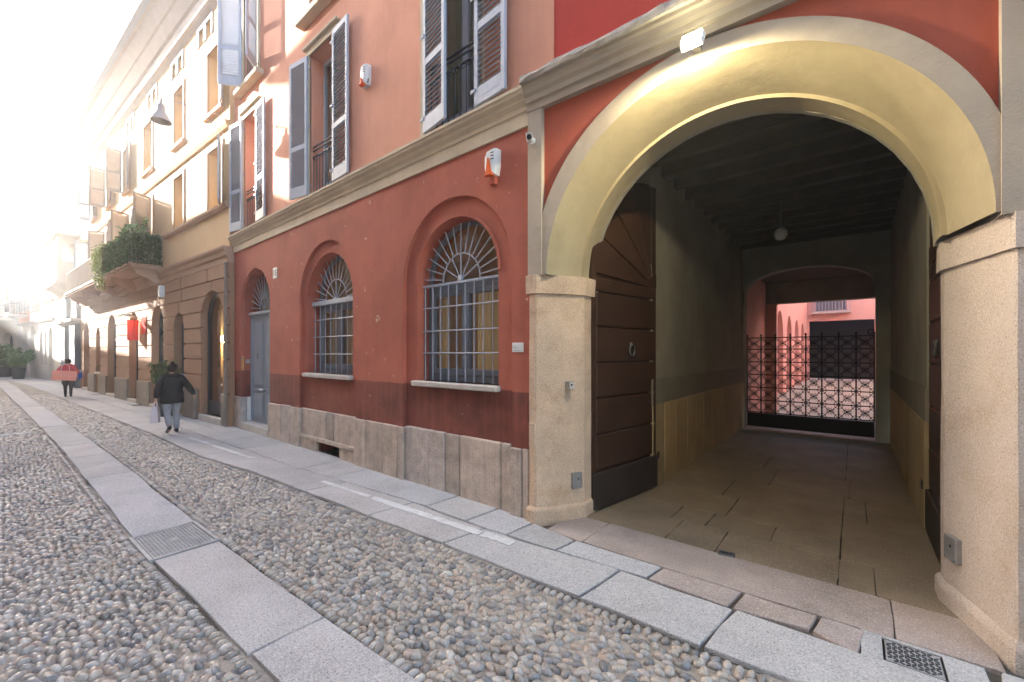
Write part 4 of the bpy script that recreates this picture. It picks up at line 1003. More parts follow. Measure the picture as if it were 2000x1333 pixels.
# eaves
ev = [(0, 10.70), (-.10, 10.78), (-.16, 10.80), (-.20, 11.02), (-.26, 11.05), (-.42, 11.30), (-.46, 11.32), (-.66, 11.62), (-.74, 11.66)]
for (a, b) in zip(ev, ev[1:]): MB().loft([[(x, a[0], a[1]), (x, b[0], b[1]), (x, b[0] + .02, b[1] + .06), (x, a[0] + .02, a[1] + .06)] for x in (-17.6, .0)]).build('eave_board', 'eave', bh)
MB().loft([[(x, -.72, 11.64), (x, -.86, 11.70), (x, -.9, 11.82), (x, -.86, 11.84), (x, -.8, 11.74), (x, -.70, 11.72)] for x in (-17.7, .05)]).build('gutter', 'bluegrey', bh)
MB().loft([[(x, -.8, 11.80), (x, 4, 13.4), (x, 8, 11.8), (x, 8, 11.6), (x, .0, 10.9), (x, 0, 10.88)] for x in (-17.6, .0)]).build('roof', 'tile', bh)
MB().box(-BL, 0, 6.0, 6.3, 0, 11).build('back_wall', 'ochre', bh); MB().box(-BL, -BL + .2, .42, 6, 0, 11).build('side_wall', 'ochre', bh)
# downpipe at the joint of the two houses
MB().tube([(-.02, -.08, 0), (-.02, -.08, 2.0), (-.02, -.08, 4.0)], .032, 8).build('downpipe', 'stoneblock', bh)
# shop fronts
for i, op in enumerate(bops):
    xa, xb, zb, zs, r_ = op; cx = (xa + xb) / 2; dp = .15 if i == 0 else .2; f_ = MB(); hw = (xb - xa) / 2
    for k in range(20):
        q = []
        for a_ in (k, k + 1):
            a = math.pi * a_ / 20
            for rr_ in (r_ - .07, r_ + .01): q.append((cx + rr_ * math.cos(a), zs + rr_ * math.sin(a)))
        q = (q[0], q[1], q[3], q[2]); f_.loft([[(p[0], dp - .04, p[1]) for p in q], [(p[0], dp + .06, p[1]) for p in q]])
    f_.box(xa - .01, xa + .075, dp - .04, dp + .06, zb, zs); f_.box(xb - .075, xb + .01, dp - .04, dp + .06, zb, zs)
    f_.box(xa + .075, xb - .075, dp - .03, dp + .05, zb, zb + (.34 if zb < .5 else .06))
    if zb < .5 and i: f_.box(xa + .075, xb - .075, dp - .03, dp + .05, 2.3, 2.4); f_.box(cx - .04, cx + .04, dp - .03, dp + .05, zb + .3, 2.3)
    o = f_.build('shop_door' if zb < .5 else 'window', 'darkframe', bh)
    pts = [(xa + .07, zb + .05), (xb - .07, zb + .05)] + [(cx + (hw - .06) * math.cos(math.pi * k / 20), zs + (r_ - .06) * math.sin(math.pi * k / 20)) for k in range(21)]
    link('pane', MB().loft([[(p[0], dp, p[1]) for p in pts], [(p[0], dp + .01, p[1]) for p in pts]]).mesh('pane', 'glassdark'), o)
    rm = MB().box(xa - (.3 if i else 1.9), xb + .3 if i else xb + .2, dp + .1, dp + 3.2, zb - .1, 3.7); rm.f.pop(2); link('shop_room', rm.mesh('shop_room', 'roomwarm' if i == 0 else 'room'), o)
    if zb < .5: link('step', MB().cbox(xa - .02, xb + .02, -.10, dp + .1, -.03, zb, .012).mesh('step', 'sill'), o)
    else:
        link('sill', MB().cbox(xa - .06, xb + .06, -.09, dp - .05, zb - .09, zb, .012).mesh('sill', 'sill'), o)
        for k in range(6): link('grille_bar', MB().tube([(xa + .08 + (xb - xa - .16) * k / 5, .14, zb), (xa + .08 + (xb - xa - .16) * k / 5, .14, zs + .2)], .01, 5).mesh('grille_bar', 'iron'), o)
        for k in range(3):
            c2 = xa + .2 + (xb - xa - .4) * k / 2; link('grille_scroll', MB().tube([(c2 + .09 * (1 - t / 16) * math.cos(t * .8), .13, zs + .12 + .09 * (1 - t / 16) * math.sin(t * .8)) for t in range(14)], .009, 5).mesh('grille_scroll', 'iron'), o)
# things in the first shop
def local_pt(root, x, y, z): return tuple(ROOTM[root.name] @ Vector((x, y, z)))
gl = thing('globe_lamp', 'lit round globe lamp glowing inside the first brown arched shop door', 'lamp', local_pt(bh, -2.50, .75, 2.22), 0)
MB().lathe([(.01, -.11), (.06, -.095), (.095, -.05), (.11, 0), (.095, .05), (.06, .095), (.02, .11)], 16).build('globe', 'warmglow', gl, smooth=True); MB().tube([(0, 0, .11), (0, 0, 1.48)], .008, 6).build('cord', 'black', gl)
gd = bpy.data.lights.new('globe_glow', 'POINT'); gd.energy = 9; gd.color = (1, .68, .36); gd.shadow_soft_size = .16; go_ = bpy.data.objects.new('globe_glow', gd); COL.objects.link(go_); go_.location = local_pt(bh, -2.50, .75, 2.05)
tb = thing('shop_table', 'small dark table inside the first brown arched shop door', 'table', local_pt(bh, -2.3, .95, .12), frame(BP, BQ))
MB().cbox(-.5, .5, -.35, .35, .72, .76, .008).build('table_top', 'sill', tb)
for sx in (-1, 1):
    for sy in (-1, 1): MB().box(sx * .44 - .025, sx * .44 + .025, sy * .29 - .025, sy * .29 + .025, 0, .72).build('leg', 'wood', tb)
# wall box lamp
wb = thing('wall_box_lamp', 'white box lamp on brown wall just below the ivy balcony corner', 'wall lamp', local_pt(bh, -5.0, -.03, 3.55), frame(BP, BQ))
MB().cbox(-.09, .09, -.14, 0, .0, .36, .02).build('housing', 'white', wb); MB().cbox(-.075, .075, -.15, -.135, .03, .30, .004).build('diffuser', 'opal', wb)
# ---- balcony
bal = MB(); b0, b1, bd = 5.25, 16.9, .78
bal.box(-b1, -b0, -bd, -.04, 4.44, 4.50); bal.box(-b1 - .03, -b0 + .03, -bd - .04, -.04, 4.50, 4.57)
B = bal.build('balcony', 'brownlight', bh)
for s_ in (5.5, 8.3, 11.1, 13.9, 16.6): link('corbel', MB().loft([[(x, -.04, 4.06), (x, -.14, 4.02), (x, -.30, 4.14), (x, -.62, 4.26), (x, -.68, 4.44), (x, -.04, 4.44)] for x in (-s_ - .11, -s_ + .11)]).mesh('corbel', 'brownlight'), B)
rl = MB()
def rail(p, q, n_):
    for z in (4.62, 5.50): rl.tube([(*p, z), (*q, z)], .014, 5)
    for k in range(n_ + 1): x = p[0] + (q[0] - p[0]) * k / n_; y = p[1] + (q[1] - p[1]) * k / n_; rl.tube([(x, y, 4.57), (x, y, 5.5)], .009, 4)
rail((-b0, -bd + .03), (-b1, -bd + .03), 96); rail((-b0, -.05), (-b0, -bd + .03), 7); rail((-b1, -.05), (-b1, -bd + .03), 7)
link('railing', rl.mesh('railing', 'palegrey'), B)
rb = random.Random(21)
iv = thing('ivy_screen', 'dense dark green ivy screen covering the near end of the long balcony railing', 'ivy', local_pt(bh, -6.8, -bd, 4.57), frame(BP, BQ)); 
lv = MB(); pts = []
for _ in range(9500):
    if rb.random() < .66: s_ = rb.uniform(5.25, 9.0); pts.append((-s_ + 6.8, rb.uniform(-.09, .05), rb.uniform(.0, .93) + .04 * math.sin(s_ * 7)))
    else: pts.append((-5.25 + 6.8 + rb.uniform(-.04, .07), rb.uniform(.0, .72), rb.uniform(0, .93)))
leaves(lv, pts, .062, .5, rng=rb); leafmesh(lv, 'foliage', 'ivy', iv)
st_ = MB()
for k in range(14): x = 1.4 - k * .26; st_.tube([(x, .0, .0), (x + .05, -.02, .4), (x - .04, .0, .9)], .008, 4)
st_.build('stems', 'stem', iv)
vi = thing('trailing_vine', 'pale trailing vine spilling over the balcony edge beside the ivy screen', 'vine', local_pt(bh, -8.6, -bd, 4.57), frame(BP, BQ))
lv = MB(); pts = []; stv = MB()
for k in range(26):
    x = rb.uniform(-1.0, .7); L_ = rb.uniform(.6, 1.6); x2 = x + rb.uniform(-.15, .15)
    path = [(x, 0, 1.0), (x, -.10, .95), (x + (x2 - x) * .5, -.14, .95 - L_ * .5), (x2, -.12 + rb.uniform(-.04, .04), .95 - L_)]
    stv.tube(path, .006, 4)
    for _ in range(70): t = rb.random(); q = path[1]; pts.append((x + (x2 - x) * t + rb.gauss(0, .04), -.13 + rb.gauss(0, .045), .98 - L_ * t + rb.gauss(0, .03)))
leaves(lv, pts, .06, .8, rng=rb); leafmesh(lv, 'foliage', 'vine', vi); stv.build('stems', 'stem', vi)
br_ = thing('broad_leaved_plant', 'broad leaved bright green plant growing above the balcony ivy', 'plant', local_pt(bh, -6.3, -.45, 4.57), frame(BP, BQ))
MB().lathe([(.16, 0), (.22, .34), (.24, .34), (.24, .40), (.20, .40), (.18, .1)], 14, (0, 0, 0)).build('pot', 'terracotta', br_)
lv = MB(); pts = []; stv = MB()
for k in range(46):
    a = rb.uniform(0, 2 * math.pi); r_ = rb.uniform(.1, .95); p = (r_ * math.cos(a) * 1.15, -abs(r_ * math.sin(a)) * .42 + .1, rb.uniform(1.0, 1.5) - .15 * r_)
    stv.tube([(0, 0, .35), (p[0] * .4, p[1] * .4, .8), p], .008, 4); pts += [(p[0] + rb.gauss(0, .06), p[1] + rb.gauss(0, .05), p[2] + rb.gauss(0, .05)) for _ in range(6)]
leaves(lv, pts, .19, .35, rng=rb); leafmesh(lv, 'foliage', 'broad', br_); stv.build('stems', 'stem', br_)
# ---- heater lamp and red banners by the third door
hl = thing('wall_heater_lamp', 'mushroom shaped wall lamp on bracket between the balcony doors of brown house', 'wall lamp', local_pt(bh, -7.55, -.03, 3.05), frame(BP, BQ))
MB().tube([(0, 0, -.1), (0, -.25, .10), (0, -.42, .08)], .014, 6).build('bracket', 'iron', hl); MB().lathe([(.03, .10), (.16, .07), (.27, .01), (.28, -.01), (.05, .0)], 18, (0, -.45, 0)).build('shade', 'palegrey', hl); MB().lathe([(.02, -.12), (.06, -.09), (.07, -.03), (.04, 0)], 12, (0, -.45, 0)).build('bulb', 'warmglow', hl, smooth=True)
for nm, s_, lab, y0, y1, z0, z1 in (('red_banner', 7.15, 'red cloth banner hanging flat by the second brown shop door', -.06, -.03, 2.45, 3.05), ('red_banner', 7.85, 'narrow red cloth banner hanging out from wall under the mushroom lamp', -.36, -.06, 2.25, 2.95)):
    bn = thing(nm, lab, 'banner', local_pt(bh, -s_, 0, z0), frame(BP, BQ), 'red banners on the brown house'); cl_ = MB(); n_ = 12
    if y1 - y0 < .1: r1 = [(-.28 + .56 * k / n_, -.07 + .012 * math.sin(k * 1.3)) for k in range(n_ + 1)]
    else: r1 = [(.012 * math.sin(k * 1.3), y1 + (y0 - y1) * k / n_) for k in range(n_ + 1)]
    for a, b in zip(r1, r1[1:]): cl_.loft([[(a[0], a[1], 0), (b[0], b[1], 0), (b[0] + .004, b[1] + .004, 0), (a[0] + .004, a[1] + .004, 0)], [(a[0], a[1], z1 - z0), (b[0], b[1], z1 - z0), (b[0] + .004, b[1] + .004, z1 - z0), (a[0] + .004, a[1] + .004, z1 - z0)]])
    cl_.build('cloth', 'redcloth', bn); MB().tube([(r1[0][0], min(-.0, r1[0][1] + .07), z1 - z0 + .01), (r1[-1][0], r1[-1][1], z1 - z0 + .01)], .012, 6).build('rod', 'iron', bn)
# ---- planter below the small barred window
def bush(name, lab, loc, rz, box, h, rad, nleaf, mleaf, potm, cat='potted plant', group=None, tall=False, seed=1, lsize=.07):
    t = thing(name, lab, cat, loc, rz, group); r_ = random.Random(seed); w_, d_, bh_ = box
    if potm == 'box': MB().cbox(-w_ / 2, w_ / 2, -d_ / 2, d_ / 2, 0, bh_, .015).build('planter_box', 'potgrey', t)
    else: MB().lathe([(w_ * .38, 0), (w_ * .5, bh_ * .9), (w_ * .54, bh_ * .9), (w_ * .54, bh_), (w_ * .46, bh_), (w_ * .44, bh_ * .85)], 14).build('pot', potm, t)
    stv = MB(); lv = MB(); pts = []
    for k in range(22):
        a = r_.uniform(0, 6.28); q = r_.uniform(.2, 1) ** .6; e = (rad * q * math.cos(a) * (w_ / max(w_, d_) + .35), rad * q * math.sin(a) * (d_ / max(w_, d_) + .35), bh_ + h * r_.uniform(.35, 1))
        stv.tube([(e[0] * .3, e[1] * .3, bh_ - .02), (e[0] * .6, e[1] * .6, bh_ + (e[2] - bh_) * .6), e], .007, 4)
        for _ in range(nleaf // 22): t_ = r_.uniform(.25, 1.08); pts.append((e[0] * t_ + r_.gauss(0, .05), e[1] * t_ + r_.gauss(0, .05), bh_ + (e[2] - bh_) * t_ + r_.gauss(0, .04)))
    leaves(lv, pts, lsize, .8, rng=r_); stv.build('stems', 'stem', t); leafmesh(lv, 'foliage', mleaf, t); return t
bush('planter', 'green bush in a dark planter box under the small arched window behind walking woman', local_pt(bh, -3.62, -.36, 0), frame(BP, BQ), (.75, .32, .80), .70, .42, 1400, 'ivy', 'box', seed=3)
# ================================================================== houses farther down the street
AP, AQ = (-30.35, 2.52), (-39.6, 2.05)
ah = thing('arcade_house', 'pale house with two tall slate blue pilasters and a closed bay balcony', 'house', (*AP, 0), frame(AP, AQ))
AL = 9.2; s_of = lambda u: onS(u, AP, AQ)[0]
wall(MB(), -AL, 0, 0, 13.6, [(-3.0, -1.9, 0, 4.4, .55), (-6.0, -4.6, 0, 4.4, .7), (-2.4, -1.4, 8.6, 10.4, 0), (-5.5, -4.5, 8.6, 10.4, 0), (-8.4, -7.4, 8.6, 10.4, 0), (-8.4, -7.4, 5.2, 7.2, 0)], 0, .4).build('wall', 'farwhite', ah)
for s0, s1 in ((.15, 1.75), (3.2, 4.5)):
    p_ = MB().box(-s1, -s0, -.22, 0, 0, 3.30).build('pilaster', 'slate', ah)
    for k in range(6): link('block', MB().cbox(-s1 - .01, -s0 + .01, -.25, -.221, .5 * k + .3, .5 * k + .78, .01).mesh('block', 'slate'), p_)
    link('capital', MB().loft([[(-s1 - d, -.22 - d, z), (-s0 + d, -.22 - d, z), (-s0 + d, 0, z), (-s1 - d, 0, z)] for d, z in ((.03, 3.3), (.12, 3.38), (.2, 3.42), (.2, 3.56))]).mesh('capital', 'palegrey'), p_)
    link('shaft', MB().box(-s1 + .1, -s0 - .1, -.18, 0, 3.56, 5.3).mesh('shaft', 'slate'), p_)
for x0, x1 in ((-3.0, -1.9), (-6.0, -4.6)): MB().box(x0, x1, .35, .4, 0, 5.2).build('doorway', 'darkframe', ah)
bay = MB(); bay.loft([[(-4.6 + d, 0, z), (-4.6 + d, -.85 + d, z), (-.6 - d, -.85 + d, z), (-.6 - d, 0, z)] for d, z in ((.5, 4.9), (.3, 5.1), (0, 5.35), (0, 5.5))])
by = bay.build('bay', 'farwhite', ah)
link('parapet', MB().box(-4.5, -.7, -.80, 0, 5.5, 6.5).mesh('parapet', 'farwhite'), by)
for k in range(3): x = -4.3 + 1.2 * k; link('window', MB().box(x, x + .9, -.80, -.781, 6.55, 7.7).mesh('window', 'glassdark'), by)
for k in range(4): x = -4.5 + 1.2 * k; link('post', MB().box(x, x + .16, -.79, -.6, 6.5, 7.8).mesh('post', 'farwhite'), by)
link('bay_roof', MB().box(-4.7, -.5, -.9, 0, 7.8, 7.95).mesh('bay_roof', 'eave'), by)
for k in range(3): link('panel', MB().cbox(-4.3 + 1.2 * k, -3.3 + 1.2 * k, -.83, -.801, 5.62, 6.35, .01).mesh('panel', 'brownlight'), by)
MB().box(-AL, 0, .4, 6, 0, .1).build('floor', 'farwhite', ah); MB().loft([[(x, -.9, 13.9), (x, -.94, 14.0), (x, 4, 15.4), (x, 6, 13.6), (x, 0, 13.5)] for x in (-AL, .0)]).build('roof', 'eave', ah); MB().box(-AL, 0, 6, 6.2, 0, 13.6).build('back_wall', 'farwhite', ah)
for a, b, z0, z1 in ((-2.4, -1.4, 8.6, 10.4), (-5.5, -4.5, 8.6, 10.4), (-8.4, -7.4, 8.6, 10.4), (-8.4, -7.4, 5.2, 7.2)):
    far_window(ah, a, b, z0, z1, 'eave'); simple_shutter(ah, .5, z1 - z0, 'greyshut', leafL(a, -.06, z0, 150)); simple_shutter(ah, .5, z1 - z0, 'greyshut', leafR(b, -.06, z0, 120))
KP, KQ = (-39.6, 2.05), (-50.6, .72)
kh = thing('pink_house', 'far pink house with grey arched ground floor, pale shutters and small balcony', 'house', (*KP, 0), frame(KP, KQ))
KL = 11.0; kops = [O(.5, 1.5, .1, 3.5), O(2.0, 2.6, 1.0, 3.2), O(3.1, 3.9, 1.0, 3.3), O(5.4, 7.0, .1, 3.8), O(8.0, 9.6, .1, 3.8)]
wall(MB(), -KL, 0, 0, 3.95, kops, 0, .5).build('wall', 'palegrey', kh)
for k in range(9): MB().cbox(-KL, -.01, -.02, 0, .46 * k + .32 if False else 4.0 + k * .0, 4.02 + k * .0, .002) if False else None
for op in kops: MB().box(op[0], op[1], .4, .5, op[2], op[3] + op[4]).build('shop_door', 'darkframe', kh)
for z in (.9, 1.5, 2.1, 2.7, 3.3):
    MB().box(-KL, -9.62, -.02, 0, z, z + .57).build('block', 'palegrey', kh); MB().box(-7.98, -7.02, -.02, 0, z, z + .57).build('block', 'palegrey', kh) if z < 3 else None
    MB().box(-5.38, -3.92, -.02, 0, z, z + .57).build('block', 'palegrey', kh) if z < 3 else None
MB().extr_x([(.02, 3.9), (-.06, 3.9), (-.12, 4.02), (-.12, 4.07), (.02, 4.1)], -KL, 0).build('cornice', 'palegrey', kh)
kw = [(1.0, 1.9, 5.3, 7.0), (2.6, 3.4, 5.3, 7.0), (5.3, 6.4, 4.9, 7.2), (8.2, 9.3, 4.9, 7.2), (1.0, 1.9, 8.2, 9.6), (2.6, 3.4, 8.2, 9.6), (5.3, 6.4, 8.2, 9.6), (8.2, 9.3, 8.2, 9.6)]
wall(MB(), -KL, 0, 4.05, 10.6, [(-b, -a, z0, z1, 0) for a, b, z0, z1 in kw], .0, .35).build('upper_wall', 'pink', kh)
for a, b, z0, z1 in kw:
    far_window(kh, -b, -a, z0, z1, 'farwhite')
    simple_shutter(kh, (b - a) / 2, z1 - z0, 'greyshut', leafL(-b, -.06, z0, 165)); simple_shutter(kh, (b - a) / 2, z1 - z0, 'greyshut', leafR(-a, -.06, z0, 160))
kb = MB().box(-9.6, -8.0, -.9, 0, 4.5, 4.65).build('balcony', 'palegrey', kh); rl = MB()
for z in (4.72, 5.55): rl.tube([(-9.6, 0, z), (-9.6, -.87, z), (-8.0, -.87, z), (-8.0, 0, z)], .02, 5)
for k in range(16): rl.tube([(-9.6 + 1.6 * k / 15, -.87, 4.65), (-9.6 + 1.6 * k / 15, -.87, 5.55)], .012, 4)
for k in range(7): rl.tube([(-8.0, -.87 * k / 7, 4.65), (-8.0, -.87 * k / 7, 5.55)], .012, 4)
link('railing', rl.mesh('railing', 'iron'), kb)
MB().loft([[(x, -.9, 10.5), (x, -.9, 10.62), (x, 4, 12.2), (x, 6, 10.6), (x, 0, 10.4)] for x in (-KL, .0)]).build('roof', 'tile', kh); MB().box(-KL, 0, 6, 6.2, 0, 10.6).build('back_wall', 'courtpink', kh)
FP, FQ = (-50.8, .70), (-62, -4.4)
fh = thing('pale_house', 'pale far house at the bend of the street with arched porch and balcony', 'house', (*FP, 0), frame(FP, FQ))
FL = 12.0; fops = [O(.6, 1.9, 0, 3.4), O(2.6, 4.0, 0, 3.4), O(4.8, 6.2, 0, 3.4), O(7.0, 8.4, 0, 3.4)]
wall(MB(), -FL, 0, 0, 4.3, fops, 0, .5).build('wall', 'farwhite', fh)
for op in fops: MB().box(op[0], op[1], .42, .5, 0, op[3] + op[4]).build('porch_door', 'darkframe', fh)
fw = [(1.0, 2.1, 4.9, 7.2), (3.4, 4.5, 4.9, 7.2), (5.8, 6.9, 4.9, 7.2), (8.2, 9.3, 4.9, 7.2), (1.0, 2.1, 8.3, 10), (3.4, 4.5, 8.3, 10), (5.8, 6.9, 8.3, 10), (8.2, 9.3, 8.3, 10)]
wall(MB(), -FL, 0, 4.3, 12.0, [(-b, -a, z0, z1, 0) for a, b, z0, z1 in fw], 0, .35).build('upper_wall', 'farwhite', fh)
for a, b, z0, z1 in fw:
    far_window(fh, -b, -a, z0, z1, 'farwhite'); simple_shutter(fh, (b - a) / 2, z1 - z0, 'greyshut', leafL(-b, -.06, z0, 165)); simple_shutter(fh, (b - a) / 2, z1 - z0, 'greyshut', leafR(-a, -.06, z0, 165))
fb = MB().box(-7.5, -.6, -1.0, 0, 4.35, 4.55).build('balcony', 'farwhite', fh); rl = MB()
for z in (4.62, 5.5): rl.tube([(-7.5, 0, z), (-7.5, -.97, z), (-.6, -.97, z), (-.6, 0, z)], .02, 5)
for k in range(56): rl.tube([(-7.5 + 6.9 * k / 55, -.97, 4.55), (-7.5 + 6.9 * k / 55, -.97, 5.5)], .012, 4)
link('railing', rl.mesh('railing', 'iron'), fb)
MB().loft([[(x, -.8, 12.0), (x, -.8, 12.12), (x, 4, 13.4), (x, 6, 12), (x, 0, 11.9)] for x in (-FL, .0)]).build('roof', 'tile', fh); MB().box(-FL, 0, 6, 6.2, 0, 12).build('back_wall', 'farwhite', fh)
bush('balcony_plant', 'dark leafy plants in a box on the balcony of the far pale house', local_pt(fh, -3.4, -.6, 4.55), frame(FP, FQ), (1.6, .4, .35), .6, .8, 700, 'ivy', 'box', 'balcony plant', seed=8, lsize=.12)
for i, (u, v, hh, lab) in enumerate(((10, 737, 1.5, 'leftmost potted palm by the porch at the street end'), (24, 735, 1.7, 'middle potted palm by the porch at the street end'), (36, 741, 1.4, 'right potted palm at the corner of the far pink house'))):
    p = gp(u, v); bush('potted_palm', lab, (*p, 0), 0, (.7, .7, .8), hh, .65, 900, 'broad' if i else 'ivy', 'potgrey', 'potted plant', 'potted palms at the street end', seed=30 + i, lsize=.22)
# ================================================================== opposite side of the street (out of frame: shades the street, mirrored in the panes)
def opposite(name, lab, x0, x1, h, m_, y=-3.45):
    t = thing(name, lab, 'house', ((x0 + x1) / 2, y, 0)); ops = []; X = x0 + .8
    while X + 1.3 < x1:
        for z0 in (.9, 4.6, 8.0, 11.3):
            if z0 + 2.2 < h: ops.append((X, X + 1.1, z0, z0 + 1.9, 0))
        X += 2.7
    m0 = MB(); tmp = MB(); wall(tmp, x0, x1, 0, h, ops, 0, .3); m0.v = [(v[0], y - v[1], v[2]) for v in tmp.v]; m0.f = tmp.f; m0.build('wall', m_, t, True)
    for a, b, z0, z1, _ in ops:
        w_ = MB(); w_.box(a, b, y - .3, y - .26, z0, z1).build('window', 'winframe', t, True)
        MB().box(a - .1, b + .1, y, y + .06, z0 - .12, z0).build('sill', 'sill', t, True)
    MB().box(x0, x1, y - 7, y - 6.8, 0, h).build('back_wall', m_, t, True); MB().box(x0, x1, y - 7, y + .5, h, h + .18).build('roof', 'tile', t, True)
    MB().box(x0, x0 + .1, y - 7, y - .35, 0, h).build('side_wall', m_, t, True); MB().box(x1 - .1, x1, y - 7, y - .35, 0, h).build('side_wall', m_, t, True)
opposite('ochre_house', 'ochre house across the street facing the carriage gateway', -7.5, 9.5, 12.0, 'opp')
opposite('grey_house', 'tall warm grey house across the street facing the red house', -28.0, -7.6, 14.6, 'opp2')
opposite('narrow_house', 'narrow ochre house across the street beyond the tall grey house', -35.2, -28.1, 12.2, 'opp')
opposite('low_house', 'low grey house across the street facing the ivy balcony', -46, -35.3, 8.2, 'opp2', -3.8)
opposite('bend_house', 'ochre house across the street facing the far pink house', -74, -46.1, 9.5, 'opp', -6.2)
# ================================================================== fittings on the facades
def siren(name, lab, u, v, w_, h, conduit):
    x, z = fp(u, v, 3.55); t = thing(name, lab, 'alarm siren', (x, 3.6, z), 0, 'alarm sirens on the red house')
    pr_ = [(-.40, -.55), (.36, -.55), (.47, -.2), (.5, .45), (.36, .5), (-.30, .46), (-.48, .25), (-.5, -.2)]
    m_ = MB(); m_.loft([[(a * w_, 0, b * h) for a, b in pr_], [(a * w_, -.05, b * h) for a, b in pr_], [(a * w_ * .86, -.085, b * h * .93) for a, b in pr_], [(a * w_ * .55, -.105, b * h * .8) for a, b in pr_]]); m_.build('casing', 'white', t)
    MB().loft([[(-.26 * w_, y, -.56 * h), (.20 * w_, y, -.56 * h), (.12 * w_, y + .02 * 0, -.1 * h), (-.04 * w_, y, .10 * h)] if False else [(-.30 * w_ * k, y, -.58 * h), (.26 * w_ * k, y, -.58 * h), (.02 * w_, y, (.10 if conduit else -.25) * h)] for y, k in ((-.07, 1.0), (-.118, .95), (-.135, .6))]).build('strobe_lens', 'orange', t)
    for k in range(3): MB().box(.12 * w_, .34 * w_, -.108, -.085, (.27 - .12 * k) * h, (.30 - .12 * k) * h).build('sound_slot', 'black', t)
    if conduit: MB().cbox(-.2 * w_, .25 * w_, -.06, 0, -.88 * h, -.56 * h, .006).build('conduit_box', 'redflat', t)
siren('alarm_siren', 'white alarm siren with orange lens above the big barred window', 961, 318, .19, .29, True)
siren('alarm_siren', 'small white alarm siren with orange base between the upper shuttered windows', 713, 148, .20, .30, False)
x, z = fp(1040, 276, 3.55)
sc2 = thing('security_camera', 'white bullet security camera on the grey strip left of the arch', 'camera', (x, 3.56, z))
MB().lathe([(.035, 0), (.035, -.02), (.015, -.025)], 12, (0, 0, 0), 'y').build('mount', 'white', sc2); MB().tube([(0, -.02, 0), (.01, -.06, .0)], .014, 8).build('arm', 'white', sc2)
cmx = Matrix.Translation((.02, -.09, -.015)) @ Matrix.Rotation(R(35), 4, 'Z') @ Matrix.Rotation(R(14), 4, 'X')
for nm, prof, m_ in (('body', [(.03, .06), (.034, .05), (.034, -.07), (.030, -.075)], 'white'), ('lens', [(.027, -.07), (.027, -.078), (.01, -.080)], 'black')):
    b_ = MB().lathe(prof, 16, (0, 0, 0), 'y'); b_.v = [tuple(cmx @ Vector(v)) for v in b_.v]; b_.build(nm, m_, sc2)
b_ = MB().box(-.036, .036, -.09, .05, .030, .037, cmx); b_.build('sun_visor', 'white', sc2)
def text_mesh(s_, size, depth=.002):
    c_ = bpy.data.curves.new('t', 'FONT'); c_.body = s_; c_.size = size; c_.extrude = depth; c_.align_x = 'CENTER'; c_.align_y = 'CENTER'; c_.resolution_u = 3
    o = bpy.data.objects.new('t', c_); COL.objects.link(o); dg = bpy.context.evaluated_depsgraph_get(); me = bpy.data.meshes.new_from_object(o.evaluated_get(dg)); bpy.data.objects.remove(o); bpy.data.curves.remove(c_); return me
def lettering(s_, size, m_, parent, mx):
    me = text_mesh(s_, size); me.materials.clear(); me.materials.append(M[m_]); me.name = 'lettering'; return link('lettering', me, parent, mx=mx)
FRONT = Matrix.Rotation(R(90), 4, 'X')
x, z = fp(538, 534)
np_ = thing('number_plate', 'small white house number plate reading 15 right of the grey door', 'number plate', (x, 3.6, z))
MB().cbox(-.10, .10, -.015, 0, -.115, .115, .004).build('plate', 'whitestone', np_); lettering('15', .17, 'black', np_, Matrix.Translation((0, -.017, 0)) @ FRONT)
x, z = fp(1012, 679)
nq = thing('name_plaque', 'white rectangular name plaque beside the big barred window near the gateway', 'plaque', (x, 3.6, z))
MB().cbox(-.078, .078, -.012, 0, -.052, .052, .003).build('plate', 'whitestone', nq)
for x0, x1, zz in ((-.055, -.025, .012), (-.055, .0, -.004), (-.055, .035, -.034)): MB().box(x0, x1, -.0135, -.011, zz - .003, zz + .003).build('text_line', 'steel', nq)
x, z = fp(473, 710, 3.58)
ip = thing('intercom_panel', 'polished brass intercom panel left of the grey door', 'intercom', (x, 3.6, z))
MB().cbox(-.06, .06, -.02, 0, -.16, .17, .005).build('plate', 'brass', ip)
for k in range(5): MB().lathe([(.012, -.019), (.012, -.026), (.006, -.028)], 10, (-.02, 0, -.11 + .045 * k), 'y').build('button', 'steel', ip)
MB().cbox(-.04, .04, -.024, -.019, .09, .15, .002).build('speaker_grille', 'steel', ip)
rp = thing('reveal_plate', 'tiny grey number plate reading 15 on the reveal of the grey door', 'number plate', (-11.31, 3.73, 1.60), R(90))
MB().cbox(-.05, .05, -.012, 0, -.05, .05, .003).build('plate', 'steel', rp); lettering('15', .07, 'white', rp, Matrix.Translation((0, -.014, 0)) @ FRONT)
# hooks on the upper wall
for u, v, L_, lab in ((548, 247, .22, 'thin iron hook on salmon wall between the left upper windows'), (722, 164, .10, 'short iron hook on salmon wall below the small siren')):
    x, z = fp(u, v); h_ = MB().tube([(-L_ / 2, -.005, 0), (-L_ / 2, -.05, 0), (L_ / 2, -.06, -.02), (L_ / 2, -.055, .03)], .008, 5).build('wall_hook', 'iron'); h_.location = (x, 3.6, z); tag(h_, lab, 'hook', 'hooks on the red house')
